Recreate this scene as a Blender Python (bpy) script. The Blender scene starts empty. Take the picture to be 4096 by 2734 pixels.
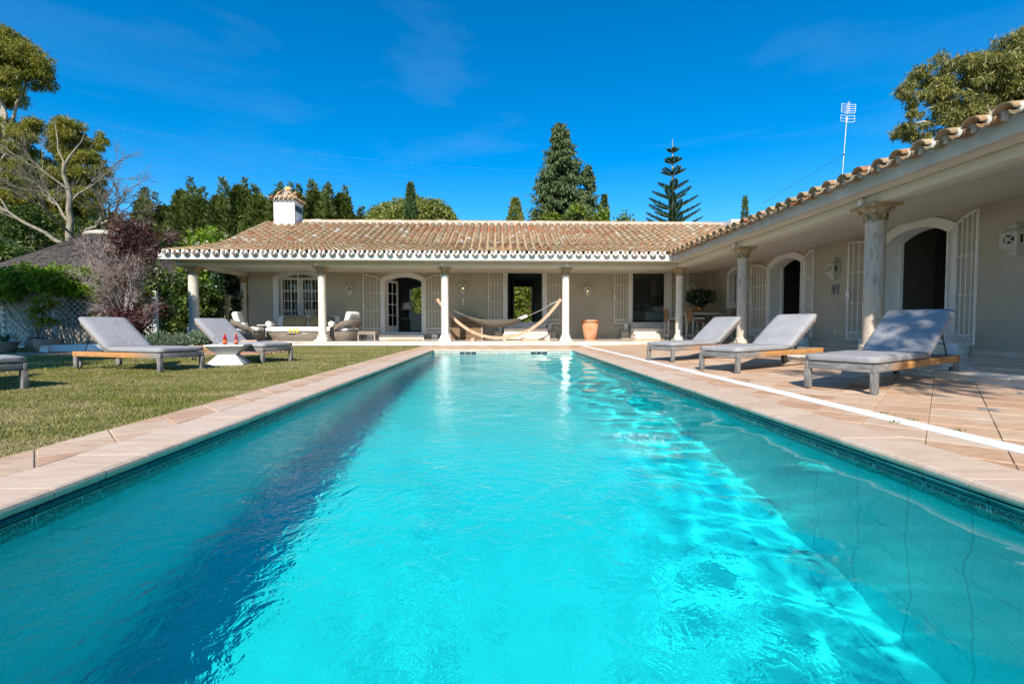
import bpy, bmesh, math, random
import numpy as np
from math import sin, cos, pi, sqrt, atan2, radians
from mathutils import Vector, Matrix, Euler, noise as mnoise
from mathutils.geometry import tessellate_polygon
random.seed(7); RNG = np.random.default_rng(7)
S = bpy.context.scene
COL = S.collection

# ------------------------------------------------------------------ camera, sky, sun, exposure
EYE = 0.66
cam_d = bpy.data.cameras.new('camera'); cam = bpy.data.objects.new('camera', cam_d); COL.objects.link(cam)
cam.location = (0, 0, EYE)
cam.rotation_euler = Euler((radians(90 - 2.045), 0, radians(-1.605)), 'XYZ')
cam_d.sensor_width = 36; cam_d.lens = 36 * 1820 / 4096; cam_d.clip_start = .05; cam_d.clip_end = 2000
S.camera = cam
SUN_EL, SUN_AZ = radians(38), radians(12)      # light travels towards +Y, a little towards +X
to_sun = Vector((-sin(SUN_AZ) * cos(SUN_EL), -cos(SUN_AZ) * cos(SUN_EL), sin(SUN_EL)))
W = bpy.data.worlds.new('World'); S.world = W; W.use_nodes = True
wn = W.node_tree; wn.nodes.clear()
sky = wn.nodes.new('ShaderNodeTexSky'); sky.sky_type = 'NISHITA'; sky.sun_disc = False
sky.sun_elevation = SUN_EL; sky.sun_rotation = atan2(to_sun.x, to_sun.y)
sky.air_density = 1.0; sky.dust_density = .0; sky.ozone_density = 4.5; sky.altitude = 50
hs = wn.nodes.new('ShaderNodeHueSaturation'); hs.inputs['Saturation'].default_value = 1.42; hs.inputs['Hue'].default_value = .497
bg = wn.nodes.new('ShaderNodeBackground'); bg.inputs['Strength'].default_value = .124
wo = wn.nodes.new('ShaderNodeOutputWorld')
wn.links.new(sky.outputs[0], hs.inputs['Color'])
tcw = wn.nodes.new('ShaderNodeTexCoord'); mpw = wn.nodes.new('ShaderNodeMapping'); mpw.inputs['Scale'].default_value = (1.2, 1.2, 5); mpw.inputs['Rotation'].default_value = (.5, .35, .4); wn.links.new(tcw.outputs['Generated'], mpw.inputs[0])
nz = wn.nodes.new('ShaderNodeTexNoise'); nz.inputs['Scale'].default_value = 1.5; nz.inputs['Detail'].default_value = 7; nz.inputs['Roughness'].default_value = .55; nz.inputs['Distortion'].default_value = .5; wn.links.new(mpw.outputs[0], nz.inputs['Vector'])
rw = wn.nodes.new('ShaderNodeValToRGB'); rw.color_ramp.elements[0].position = .50; rw.color_ramp.elements[0].color = (0, 0, 0, 1); rw.color_ramp.elements[1].position = .78; rw.color_ramp.elements[1].color = (.09, .09, .09, 1); wn.links.new(nz.outputs['Fac'], rw.inputs[0])
mw = wn.nodes.new('ShaderNodeMix'); mw.data_type = 'RGBA'; wn.links.new(rw.outputs[0], mw.inputs[0]); wn.links.new(hs.outputs[0], mw.inputs[6]); mw.inputs[7].default_value = (3.2, 4.3, 6.2, 1)      # thin high cirrus
wn.links.new(mw.outputs[2], bg.inputs[0]); wn.links.new(bg.outputs[0], wo.inputs[0])
sd = bpy.data.lights.new('sun', 'SUN'); sun = bpy.data.objects.new('sun', sd); COL.objects.link(sun)
sd.energy = 5.0; sd.angle = radians(.53); sd.color = (1, .93, .82)
sun.rotation_euler = to_sun.to_track_quat('Z', 'Y').to_euler()
sd.cycles.is_caustics_light = True
S.view_settings.view_transform = 'Standard'; S.view_settings.look = 'None'
S.view_settings.exposure = .64; S.view_settings.gamma = 1; S.view_settings.use_curve_mapping = False
S.render.engine = 'CYCLES'
cy = S.cycles
cy.use_denoising = True; cy.max_bounces = 10; cy.diffuse_bounces = 5; cy.transmission_bounces = 8; cy.transparent_max_bounces = 12
cy.sample_clamp_indirect = 6; cy.caustics_reflective = False; cy.caustics_refractive = True; cy.blur_glossy = .3

# ------------------------------------------------------------------ materials
class Nt:
    def __init__(s, name):
        s.m = bpy.data.materials.new(name); s.m.use_nodes = True; s.t = s.m.node_tree; s.t.nodes.clear()
        s.out = s.n('OutputMaterial')
    def n(s, typ, **kw):
        x = s.t.nodes.new('ShaderNode' + typ)
        for k, v in kw.items(): setattr(x, k, v)
        return x
    def l(s, a, b): s.t.links.new(a, b)
    def val(s, sock, v):
        if hasattr(v, 'links') or isinstance(v, bpy.types.NodeSocket): s.l(v, sock)
        else: sock.default_value = v
    def math(s, op, a, b=0., c=0.):
        x = s.n('Math', operation=op); s.val(x.inputs[0], a); s.val(x.inputs[1], b); s.val(x.inputs[2], c); return x.outputs[0]
    def mix(s, f, a, b, blend='MIX'):
        x = s.n('Mix', data_type='RGBA', blend_type=blend); s.val(x.inputs[0], f)
        for i, v in ((6, a), (7, b)):
            if isinstance(v, bpy.types.NodeSocket): s.l(v, x.inputs[i])
            else: x.inputs[i].default_value = (*v[:3], 1)
        return x.outputs[2]
    def ramp(s, f, stops, interp='LINEAR'):
        x = s.n('ValToRGB'); r = x.color_ramp; r.interpolation = interp
        while len(r.elements) < len(stops): r.elements.new(.5)
        for e, (p, c) in zip(r.elements, stops): e.position = p; e.color = (*c[:3], 1) if hasattr(c, '__len__') else (c, c, c, 1)
        s.val(x.inputs[0], f); return x.outputs[0]
    def coord(s, kind='P', scale=(1, 1, 1), rot=(0, 0, 0)):
        v = s.n('NewGeometry').outputs['Position'] if kind == 'P' else s.n('TexCoord').outputs['Object' if kind == 'O' else 'Generated']
        if kind == 'O':
            ad = s.n('VectorMath', operation='MULTIPLY_ADD'); s.l(s.n('ObjectInfo').outputs['Random'], ad.inputs[0]); ad.inputs[1].default_value = (31, 17, 23); s.l(v, ad.inputs[2]); v = ad.outputs[0]
        mp = s.n('Mapping'); s.l(v, mp.inputs[0]); mp.inputs['Scale'].default_value = scale; mp.inputs['Rotation'].default_value = rot
        return mp.outputs[0]
    def noise(s, co, scale, detail=5, rough=.55, dist=0):
        x = s.n('TexNoise'); s.l(co, x.inputs['Vector']); x.inputs['Scale'].default_value = scale; x.inputs['Detail'].default_value = detail
        x.inputs['Roughness'].default_value = rough; x.inputs['Distortion'].default_value = dist; return x.outputs['Fac']
    def rnd(s):
        return s.math('FRACT', s.math('ADD', s.n('ObjectInfo').outputs['Random'], s.n('NewGeometry').outputs['Random Per Island']))
    def bump(s, h, strength, dist=.01):
        b = s.n('Bump'); b.inputs['Strength'].default_value = strength; b.inputs['Distance'].default_value = dist; s.l(h, b.inputs['Height']); return b.outputs[0]
    def pbr(s, col, rough=.6, metal=0, spec=.4, normal=None, **kw):
        p = s.n('BsdfPrincipled')
        if isinstance(col, bpy.types.NodeSocket): s.l(col, p.inputs['Base Color'])
        else: p.inputs['Base Color'].default_value = (*col[:3], 1)
        s.val(p.inputs['Roughness'], rough); p.inputs['Metallic'].default_value = metal; p.inputs['Specular IOR Level'].default_value = spec
        if normal: s.l(normal, p.inputs['Normal'])
        for k, v in kw.items(): s.val(p.inputs[k], v)
        s.l(p.outputs[0], s.out.inputs[0]); return s.m

def gmat(name, cols, scale=6, rough=.65, bump=.25, bscale=60, co='P', st=(1, 1, 1), rand=0., metal=0, spec=.35, detail=6, bdist=.004, dirt=None, dscale=1.5, dist=0, wrinkle=0):
    """noise-mottled surface: cols = ramp colours; rand = tone spread between pieces; dirt = (colour, amount)"""
    t = Nt(name); c = t.coord(co, st)
    f = t.noise(c, scale, detail, .6, dist)
    k = len(cols)
    col = t.ramp(f, [(.3 + .4 * i / max(1, k - 1), x) for i, x in enumerate(cols)]) if k > 1 else t.mix(0., cols[0], cols[0])
    if rand:
        r = t.rnd(); sc = t.ramp(r, [(0, 1 - rand), (1, 1 + rand)])
        col = t.mix(1., col, sc, 'MULTIPLY')
    if dirt:
        d = t.ramp(t.noise(c, dscale, 8, .65), [(.45, 0), (.72, dirt[1])])
        col = t.mix(d, col, dirt[0])
    nb = t.bump(t.noise(c, bscale, 4, .6), bump, bdist) if bump else None
    if wrinkle:
        b2 = t.n('Bump'); b2.inputs['Strength'].default_value = wrinkle; b2.inputs['Distance'].default_value = .02; t.l(t.noise(c, 5, 3, .5, 1.5), b2.inputs['Height']); t.l(nb, b2.inputs['Normal']); nb = b2.outputs[0]
    return t.pbr(col, rough, metal, spec, nb)

def flat(name, c, rough=.5, metal=0, spec=.4, **k): return Nt(name).pbr(c, rough, metal, spec, **k)

def leafmat(name, ramp, trans=.35, rough=.5, gloss=.025):
    t = Nt(name); r = t.rnd()
    c = t.ramp(r, [(i / max(1, len(ramp) - 1), x) for i, x in enumerate(ramp)])
    n = t.noise(t.coord('P'), 1.1, 3); c = t.mix(1., c, t.ramp(n, [(.3, .72), (.7, 1.25)]), 'MULTIPLY')
    d = t.n('BsdfDiffuse'); t.l(c, d.inputs[0])
    tr = t.n('BsdfTranslucent'); t.l(t.mix(1., c, (1.15, 1.2, .6), 'MULTIPLY'), tr.inputs[0])
    m = t.n('MixShader'); m.inputs[0].default_value = trans; t.l(d.outputs[0], m.inputs[1]); t.l(tr.outputs[0], m.inputs[2])
    g = t.n('BsdfGlossy'); g.inputs['Roughness'].default_value = rough
    m2 = t.n('MixShader'); m2.inputs[0].default_value = gloss; t.l(m.outputs[0], m2.inputs[1]); t.l(g.outputs[0], m2.inputs[2])
    t.l(m2.outputs[0], t.out.inputs[0]); return t.m

MT = {}
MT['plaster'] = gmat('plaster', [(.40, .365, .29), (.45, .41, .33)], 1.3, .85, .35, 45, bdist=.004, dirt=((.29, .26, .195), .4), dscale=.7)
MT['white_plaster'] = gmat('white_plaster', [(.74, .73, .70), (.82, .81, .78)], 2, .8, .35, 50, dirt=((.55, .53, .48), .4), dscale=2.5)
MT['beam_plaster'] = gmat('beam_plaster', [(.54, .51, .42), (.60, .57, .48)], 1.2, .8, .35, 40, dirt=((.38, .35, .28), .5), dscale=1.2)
MT['trim_white'] = gmat('trim_white', [(.68, .67, .65), (.74, .73, .71)], 3, .6, .15, 60)
MT['iron_white'] = gmat('iron_white', [(.70, .69, .66), (.78, .77, .74)], 8, .45, .1, 80, dirt=((.45, .38, .30), .35), dscale=6)
MT['marble_step'] = gmat('marble_step', [(.58, .50, .41), (.70, .62, .53), (.74, .68, .60)], 2.2, .38, .1, 40, rand=.08, dirt=((.50, .40, .30), .4), dscale=3)
def floor_mat():
    t = Nt('terrace_marble'); c = t.coord('P')
    col = t.ramp(t.noise(c, 1.6, 7, .6, 1.2), [(.3, (.52, .45, .37)), (.55, (.62, .55, .46)), (.75, (.68, .61, .53))])
    col = t.mix(1., col, t.ramp(t.rnd(), [(0, .92), (1, 1.06)]), 'MULTIPLY')
    return t.pbr(col, t.ramp(t.noise(c, 4, 3), [(.3, .12), (.7, .24)]), 0, .5)
MT['terrace_marble'] = floor_mat()
def tile_mat():
    t = Nt('clay_paver'); c = t.coord('P'); co = t.coord('P', (1, 6, 1), (0, 0, .25))
    r = t.rnd()
    base = t.ramp(r, [(0, (.44, .255, .155)), (.25, (.525, .34, .22)), (.5, (.565, .42, .30)), (.75, (.48, .295, .185)), (1, (.575, .45, .335))])
    st = t.ramp(t.noise(co, 5, 7, .65, .6), [(.32, (.80, .72, .64)), (.5, (1, 1, 1)), (.68, (1.14, 1.12, 1.08))])
    col = t.mix(1., base, st, 'MULTIPLY')
    col = t.mix(t.ramp(t.noise(c, 2.1, 8, .7), [(.52, 0), (.72, .5)]), col, (.58, .50, .41))
    col = t.mix(t.ramp(t.noise(c, 23, 6, .7), [(.6, 0), (.75, .5)]), col, (.36, .23, .15))
    nb = t.bump(t.noise(co, 20, 5), .3, .003)
    return t.pbr(col, t.ramp(t.noise(c, 6, 4), [(.3, .42), (.7, .6)]), 0, .4, nb)
MT['paver'] = tile_mat()
MT['coping'] = None
def coping_mat():
    t = Nt('coping_stone'); c = t.coord('P'); co = t.coord('P', (1, 5, 1), (0, 0, .1))
    base = t.ramp(t.rnd(), [(0, (.54, .39, .28)), (.5, (.60, .465, .355)), (1, (.56, .41, .31))])
    col = t.mix(1., base, t.ramp(t.noise(co, 4, 7, .65, .8), [(.3, (.86, .80, .74)), (.52, (1, 1, 1)), (.7, (1.1, 1.1, 1.08))]), 'MULTIPLY')
    col = t.mix(t.ramp(t.noise(c, 30, 5, .7), [(.62, 0), (.76, .4)]), col, (.42, .28, .19))
    return t.pbr(col, .5, 0, .4, t.bump(t.noise(co, 22, 5), .25, .003))
MT['coping'] = coping_mat()
MT['grout'] = gmat('grout', [(.34, .24, .16), (.50, .37, .26)], 8, .9, .5, 70, dirt=((.25, .2, .15), .5), dscale=3)
MT['teal_glaze'] = gmat('teal_glaze', [(.006, .075, .068), (.012, .13, .115), (.035, .20, .18)], 5, .12, .1, 20, st=(4, 1, 4), rand=.25, spec=.6)
def roof_mat(nm='roof_clay', k=.93):
    t = Nt(nm); r = t.rnd(); c = t.coord('P')
    base = t.ramp(r, [(0, (.36, .28, .17)), (.12, (.47, .31, .18)), (.24, (.38, .315, .20)), (.36, (.52, .30, .165)), (.46, (.44, .35, .235)), (.56, (.47, .235, .12)), (.66, (.50, .38, .24)), (.78, (.36, .30, .195)), (.87, (.42, .17, .085)), (.93, (.55, .40, .25)), (.968, (.60, .54, .45)), (1, (.70, .67, .62))])
    n = t.ramp(t.noise(c, 9, 8, .68), [(.3, (.50, .46, .42)), (.5, (.92, .92, .92)), (.72, (1.12, 1.1, 1.05))])
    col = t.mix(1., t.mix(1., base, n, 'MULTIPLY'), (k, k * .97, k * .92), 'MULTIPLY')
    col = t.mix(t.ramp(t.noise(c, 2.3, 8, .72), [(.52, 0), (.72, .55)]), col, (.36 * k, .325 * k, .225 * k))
    col = t.mix(t.ramp(t.noise(c, 30, 6, .7), [(.6, 0), (.72, .5)]), col, (.17, .13, .09))
    return t.pbr(col, .85, 0, .25, t.bump(t.noise(c, 45, 5, .65), .5, .006))
MT['roof'] = roof_mat(); MT['roof_gully'] = roof_mat('shaded_roof_clay', .58)  # channel clay coloured darker to paint in the shadow between tile rows
def marble_col(name, a, b, dark, amt):
    t = Nt(name); c = t.coord('P', (1, 1, .22)); c2 = t.coord('P')
    col = t.ramp(t.noise(c, 7, 8, .65), [(.3, a), (.7, b)])
    col = t.mix(t.ramp(t.noise(c, 16, 9, .75), [(.48, 0), (.66, amt)]), col, dark)
    col = t.mix(t.ramp(t.noise(c2, 3, 6), [(.5, 0), (.75, .5)]), col, tuple(min(1, x * y) for x, y in zip(b, (1, .86, .68))))
    return t.pbr(col, .7, 0, .3, t.bump(t.noise(c2, 40, 6, .7), .5, .006))
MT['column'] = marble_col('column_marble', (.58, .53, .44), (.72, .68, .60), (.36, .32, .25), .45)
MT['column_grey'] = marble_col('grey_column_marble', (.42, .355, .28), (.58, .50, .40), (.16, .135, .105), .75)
MT['column_lit'] = marble_col('sunlit_column_marble', (.70, .67, .61), (.80, .78, .73), (.50, .47, .41), .35)  # copy of the column marble, lightened in colour for the sunlit pair
MT['capital'] = gmat('capital_stone', [(.24, .165, .075), (.42, .31, .17), (.50, .40, .25)], 12, .85, .7, 40, bdist=.01, dirt=((.16, .12, .07), .6), dscale=8)
MT['dark'] = flat('dark_metal', (.02, .02, .02), .5)
MT['black_iron'] = flat('black_iron', (.015, .015, .016), .4, .3)
def glass_mat():
    t = Nt('pane_glass'); fr = t.n('Fresnel'); fr.inputs[0].default_value = 1.45
    tr = t.n('BsdfTransparent'); tr.inputs[0].default_value = (.9, .93, .93, 1); g = t.n('BsdfGlossy'); g.inputs['Roughness'].default_value = .02
    m = t.n('MixShader'); t.l(fr.outputs[0], m.inputs[0]); t.l(tr.outputs[0], m.inputs[1]); t.l(g.outputs[0], m.inputs[2]); t.l(m.outputs[0], t.out.inputs[0]); return t.m
MT['glass'] = glass_mat()
MT['room'] = gmat('room_plaster', [(.50, .49, .47), (.56, .55, .53)], 2, .9, .1)
MT['room_dark'] = gmat('dark_panelling', [(.20, .165, .13), (.26, .22, .18)], 3, .6, .1)
MT['room_floor'] = flat('room_floor', (.34, .28, .22), .4)

# ------------------------------------------------------------------ mesh helpers
class MB:
    def __init__(s): s.v = []; s.f = []; s.mi = []; s.sm = []
    def add(s, vs, fs, mi=0, smooth=False, R=None, T=None):
        b = len(s.v)
        for p in vs:
            p = Vector(p)
            if R is not None: p = R @ p
            if T is not None: p = p + Vector(T)
            s.v.append(p)
        for f in fs: s.f.append([b + i for i in f]); s.mi.append(mi); s.sm.append(smooth)
        return s
    def box(s, c, d, R=None, mi=0):
        x, y, z = (k / 2 for k in d)
        vs = [(-x, -y, -z), (x, -y, -z), (x, y, -z), (-x, y, -z), (-x, -y, z), (x, -y, z), (x, y, z), (-x, y, z)]
        return s.add(vs, [(0, 3, 2, 1), (4, 5, 6, 7), (0, 1, 5, 4), (1, 2, 6, 5), (2, 3, 7, 6), (3, 0, 4, 7)], mi, False, R, c)
    def bx(s, x0, x1, y0, y1, z0, z1, mi=0): return s.box(((x0 + x1) / 2, (y0 + y1) / 2, (z0 + z1) / 2), (x1 - x0, y1 - y0, z1 - z0), None, mi)
    def prism(s, poly, z0, z1, mi=0, R=None, T=None, smooth=False):
        n = len(poly); vs = [(p[0], p[1], z0) for p in poly] + [(p[0], p[1], z1) for p in poly]
        s.add(vs, [list(range(n - 1, -1, -1)), list(range(n, 2 * n))], mi, False, R, T)
        b = len(s.v) - 2 * n
        for i in range(n): s.f.append([b + i, b + (i + 1) % n, b + n + (i + 1) % n, b + n + i]); s.mi.append(mi); s.sm.append(smooth)
        return s
    def lathe(s, prof, n=20, c=(0, 0, 0), R=None, mi=0, smooth=True, caps=True, sq=None):
        vs = []
        for r, z in prof:
            for i in range(n):
                a = 2 * pi * (i + .5) / n; vs.append((r * cos(a), r * sin(a), z))
        fs = [(j * n + i, j * n + (i + 1) % n, (j + 1) * n + (i + 1) % n, (j + 1) * n + i) for j in range(len(prof) - 1) for i in range(n)]
        s.add(vs, fs, mi, smooth, R, c)
        if caps:
            s.add(vs[:n], [list(range(n - 1, -1, -1))], mi, False, R, c); s.add(vs[-n:], [list(range(n))], mi, False, R, c)
        return s
    def tube(s, pts, rad, n=8, mi=0, smooth=True, caps=True, flat=1.):
        pts = [Vector(p) for p in pts]; m = len(pts)
        rad = rad if hasattr(rad, '__len__') else [rad] * m
        up = Vector((0, 0, 1)); vs = []; prev = None
        for i, p in enumerate(pts):
            d = (pts[min(i + 1, m - 1)] - pts[max(i - 1, 0)]).normalized()
            if prev is None:
                a = d.cross(up)
                if a.length < 1e-3: a = d.cross(Vector((1, 0, 0)))
            else: a = prev - d * prev.dot(d)
            a.normalize(); prev = a; b = d.cross(a)
            for k in range(n):
                t = 2 * pi * k / n; vs.append(p + a * (cos(t) * rad[i]) + b * (sin(t) * rad[i] * flat))
        fs = [(j * n + i, j * n + (i + 1) % n, (j + 1) * n + (i + 1) % n, (j + 1) * n + i) for j in range(m - 1) for i in range(n)]
        s.add(vs, fs, mi, smooth)
        if caps: s.add(vs[:n], [list(range(n - 1, -1, -1))], mi); s.add(vs[-n:], [list(range(n))], mi)
        return s
    def bar(s, a, b, w, d, mi=0, up=(0, 0, 1)):
        a, b = Vector(a), Vector(b); z = (b - a); L = z.length; z.normalize(); u = Vector(up); x = u.cross(z)
        if x.length < 1e-3: x = Vector((1, 0, 0)).cross(z)
        x.normalize(); y = z.cross(x); R = Matrix((x, y, z)).transposed()
        return s.box((a + b) / 2, (w, d, L), R, mi)
    def ell(s, c, r, R=None, n=12, m=8, mi=0, p=1.):
        vs = []; sg = lambda x, e: math.copysign(abs(x) ** e, x)
        for j in range(m + 1):
            t = -pi / 2 + pi * j / m
            for i in range(n):
                a = 2 * pi * i / n; vs.append((r[0] * sg(cos(t), p) * sg(cos(a), p), r[1] * sg(cos(t), p) * sg(sin(a), p), r[2] * sg(sin(t), p)))
        fs = [(j * n + i, j * n + (i + 1) % n, (j + 1) * n + (i + 1) % n, (j + 1) * n + i) for j in range(m) for i in range(n)]
        return s.add(vs, fs, mi, True, R, c)
    def mesh(s, name, mats, bevel=0, seg=2, smooth=None, weld=False):
        me = bpy.data.meshes.new(name); me.from_pydata([tuple(v) for v in s.v], [], s.f)
        mats = mats if isinstance(mats, (list, tuple)) else [mats]
        for m in mats: me.materials.append(MT[m] if isinstance(m, str) else m)
        me.polygons.foreach_set('material_index', s.mi); me.polygons.foreach_set('use_smooth', s.sm if smooth is None else [smooth] * len(s.sm))
        if bevel or weld:
            bm = bmesh.new(); bm.from_mesh(me); bmesh.ops.remove_doubles(bm, verts=bm.verts, dist=1e-5)
            if bevel:
                es = [e for e in bm.edges if len(e.link_faces) == 2 and e.calc_face_angle(0) > .6]
                bmesh.ops.bevel(bm, geom=es, offset=bevel, segments=seg, profile=.5, affect='EDGES', clamp_overlap=True)
                if smooth is not False:
                    for f in bm.faces: f.smooth = True
            bm.to_mesh(me); bm.free()
            if bevel and smooth is not False:
                try: me.set_sharp_from_angle(angle=radians(50))
                except Exception: pass
        me.update(); return me
    def build(s, name, mats, parent=None, loc=None, rz=None, **kw):
        return obj(name, s.mesh(name, mats, **kw), parent, loc, rz)

def obj(name, data, parent=None, loc=None, rz=None):
    o = bpy.data.objects.new(name, data); COL.objects.link(o)
    if parent is not None: o.parent = parent
    if loc is not None: o.location = loc
    if rz is not None:
        if hasattr(rz, '__len__'): o.rotation_euler = rz
        else: o.rotation_euler = (0, 0, rz)
    return o
def thing(name, label, cat, loc=(0, 0, 0), rz=0, group=None):
    return tag(obj(name, None, None, loc, rz), label, cat, group)
def tag(o, label, cat, group=None):
    o['label'] = label; o['category'] = cat
    if group: o['group'] = group
    return o
def struct(o, kind='structure'): o['kind'] = kind; return o
def dup(root, loc=None, rz=None, label=None, group=None, scale=None):
    r = root.copy(); COL.objects.link(r)
    if loc is not None: r.location = loc
    if rz is not None: r.rotation_euler = (0, 0, rz)
    if scale: r.scale = scale if hasattr(scale, '__len__') else (scale,) * 3
    if label: r['label'] = label
    if group: r['group'] = group
    for ch in list(root.children):
        c = ch.copy(); COL.objects.link(c); c.parent = r
        for g in ch.children:
            d = g.copy(); COL.objects.link(d); d.parent = c
    return r
def Rz(a): return Matrix.Rotation(a, 3, 'Z')
def Rx(a): return Matrix.Rotation(a, 3, 'X')
def Ry(a): return Matrix.Rotation(a, 3, 'Y')
def np_mesh(name, V, n, mat, smooth=False):
    """V: (k*n,3) vertices, faces are consecutive n-gons"""
    V = np.asarray(V, np.float32).reshape(-1, 3); k = len(V) // n
    me = bpy.data.meshes.new(name); me.vertices.add(len(V)); me.vertices.foreach_set('co', V.ravel())
    me.loops.add(k * n); me.loops.foreach_set('vertex_index', np.arange(k * n, dtype=np.int32))
    me.polygons.add(k); me.polygons.foreach_set('loop_start', np.arange(0, k * n, n, dtype=np.int32)); me.polygons.foreach_set('loop_total', np.full(k, n, np.int32))
    for m in (mat if isinstance(mat, (list, tuple)) else [mat]): me.materials.append(MT[m] if isinstance(m, str) else m)
    me.update(calc_edges=True); return me
def join_np(name, arrs, mats):
    """several (V, n) leaf arrays with their own material in one mesh"""
    me = bpy.data.meshes.new(name); vs = [np.asarray(a, np.float32).reshape(-1, 3) for a, n, m in arrs]
    V = np.concatenate(vs); me.vertices.add(len(V)); me.vertices.foreach_set('co', V.ravel())
    me.loops.add(len(V)); me.loops.foreach_set('vertex_index', np.arange(len(V), dtype=np.int32))
    ls = []; lt = []; mi = []; o = 0
    for v, (a, n, m) in zip(vs, arrs):
        k = len(v) // n; ls.append(o + np.arange(0, k * n, n)); lt.append(np.full(k, n)); mi.append(np.full(k, m)); o += k * n
    ls = np.concatenate(ls); me.polygons.add(len(ls)); me.polygons.foreach_set('loop_start', ls.astype(np.int32)); me.polygons.foreach_set('loop_total', np.concatenate(lt).astype(np.int32))
    for m in mats: me.materials.append(MT[m] if isinstance(m, str) else m)
    me.polygons.foreach_set('material_index', np.concatenate(mi).astype(np.int32)); me.update(calc_edges=True); return me
# ------------------------------------------------------------------ ground, pool, deck, terrace
PX0, PX1, PY0, PY1, WZ, PD = -1.83, 2.04, -.8, 12.62, -.11, -1.95
TZ = .135                       # terrace floor
TFY, TFX = 15.0, 5.13           # terrace front edges
WX, WY = 8.4, 18.2              # house walls
def ground_mat():
    t = Nt('dry_earth'); c = t.coord('P')
    return t.pbr(t.ramp(t.noise(c, .8, 8, .65), [(.3, (.07, .075, .03)), (.7, (.14, .12, .06))]), .95, 0, .1)
MT['earth'] = ground_mat()
def lawn_mat():
    t = Nt('lawn_soil'); c = t.coord('P', (1, 2.2, 1), (0, 0, .5))
    f = t.noise(c, .9, 6, .6, .6); g = t.noise(t.coord('P'), 40, 5, .7)
    col = t.mix(t.ramp(f, [(.40, 0), (.62, 1)]), (.10, .115, .03), (.27, .225, .11))
    col = t.mix(1., col, t.ramp(g, [(.3, .55), (.7, 1.35)]), 'MULTIPLY')
    return t.pbr(col, .95, 0, .1, t.bump(g, .6, .02))
MT['lawn_soil'] = lawn_mat()
g = MB()
for (x0, x1, y0, y1) in [(-400, PX0 - .34, -300, 500), (PX1 + .34, 400, -300, 500), (PX0 - .34, PX1 + .34, -300, PY0 - .34), (PX0 - .34, PX1 + .34, PY1 + .34, 500)]:
    g.add([(x0, y0, -.06), (x1, y0, -.06), (x1, y1, -.06), (x0, y1, -.06)], [(0, 1, 2, 3)])
struct(g.build('ground', 'earth'))
# lawn sheet (a gentle swell) and its grass
def lawn_z(x, y): return -.008 + .02 * np.sin(x * .7 + 1) * np.cos(y * .5) * np.clip((-2.6 - x) / 2.5, 0, 1) - .003 * np.clip(-x - 5, 0, 5)
nx, ny = 60, 60
lx = np.linspace(-24, -2.50, nx); ly = np.linspace(-4, 14.985, ny)
gx, gy = np.meshgrid(lx, ly, indexing='ij'); gz = lawn_z(gx, gy)
lm = MB(); lm.v = [Vector(p) for p in zip(gx.ravel(), gy.ravel(), gz.ravel())]
lm.f = [[i * ny + j, (i + 1) * ny + j, (i + 1) * ny + j + 1, i * ny + j + 1] for i in range(nx - 1) for j in range(ny - 1)]
lm.mi = [0] * len(lm.f); lm.sm = [True] * len(lm.f)
lawn = struct(lm.build('lawn', 'lawn_soil'))
def grass_mat():
    t = Nt('grass_blade'); c = t.coord('P', (1, 2.2, 1), (0, 0, .5))
    f = t.noise(c, .9, 6, .6, .6); r = t.n('NewGeometry').outputs['Random Per Island']
    a = t.ramp(r, [(0, (.155, .18, .03)), (.5, (.23, .24, .055)), (1, (.33, .29, .10))]); b = t.ramp(r, [(0, (.34, .27, .12)), (.5, (.44, .37, .19)), (1, (.26, .24, .08))])
    k = t.math('GREATER_THAN', t.math('ADD', f, t.math('MULTIPLY', t.math('SUBTRACT', r, .5), .35)), .48)
    col = t.mix(k, a, b)
    d = t.n('BsdfDiffuse'); t.l(col, d.inputs[0]); tr = t.n('BsdfTranslucent'); t.l(col, tr.inputs[0])
    m = t.n('MixShader'); m.inputs[0].default_value = .3; t.l(d.outputs[0], m.inputs[1]); t.l(tr.outputs[0], m.inputs[2]); t.l(m.outputs[0], t.out.inputs[0]); return t.m
MT['grass'] = grass_mat()
def blades(n, xs, ys, h0, h1, w):
    x = RNG.uniform(*xs, n); y = RNG.uniform(*ys, n); z = lawn_z(x, y)
    a = RNG.uniform(0, 2 * pi, n); h = RNG.uniform(h0, h1, n); le = RNG.uniform(.2, 1.1, n) * h; b = RNG.uniform(0, 2 * pi, n)
    p = np.stack([x, y, z], 1); d = np.stack([np.cos(a), np.sin(a), 0 * a], 1) * (w * RNG.uniform(.6, 1.3, n))[:, None]
    t = p + np.stack([np.cos(b) * le, np.sin(b) * le, h], 1)
    return np.stack([p - d, p + d, t], 1).reshape(-1, 3)
gr = np.concatenate([blades(150000, (-7, -2.47), (1.6, 7), .010, .022, .0032), blades(90000, (-13, -2.5), (6, 14.98), .015, .03, .0055), blades(30000, (-16, -7), (4, 14.9), .02, .045, .008)])
struct(obj('grass', np_mesh('grass', gr, 3, 'grass')), 'stuff')

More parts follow.
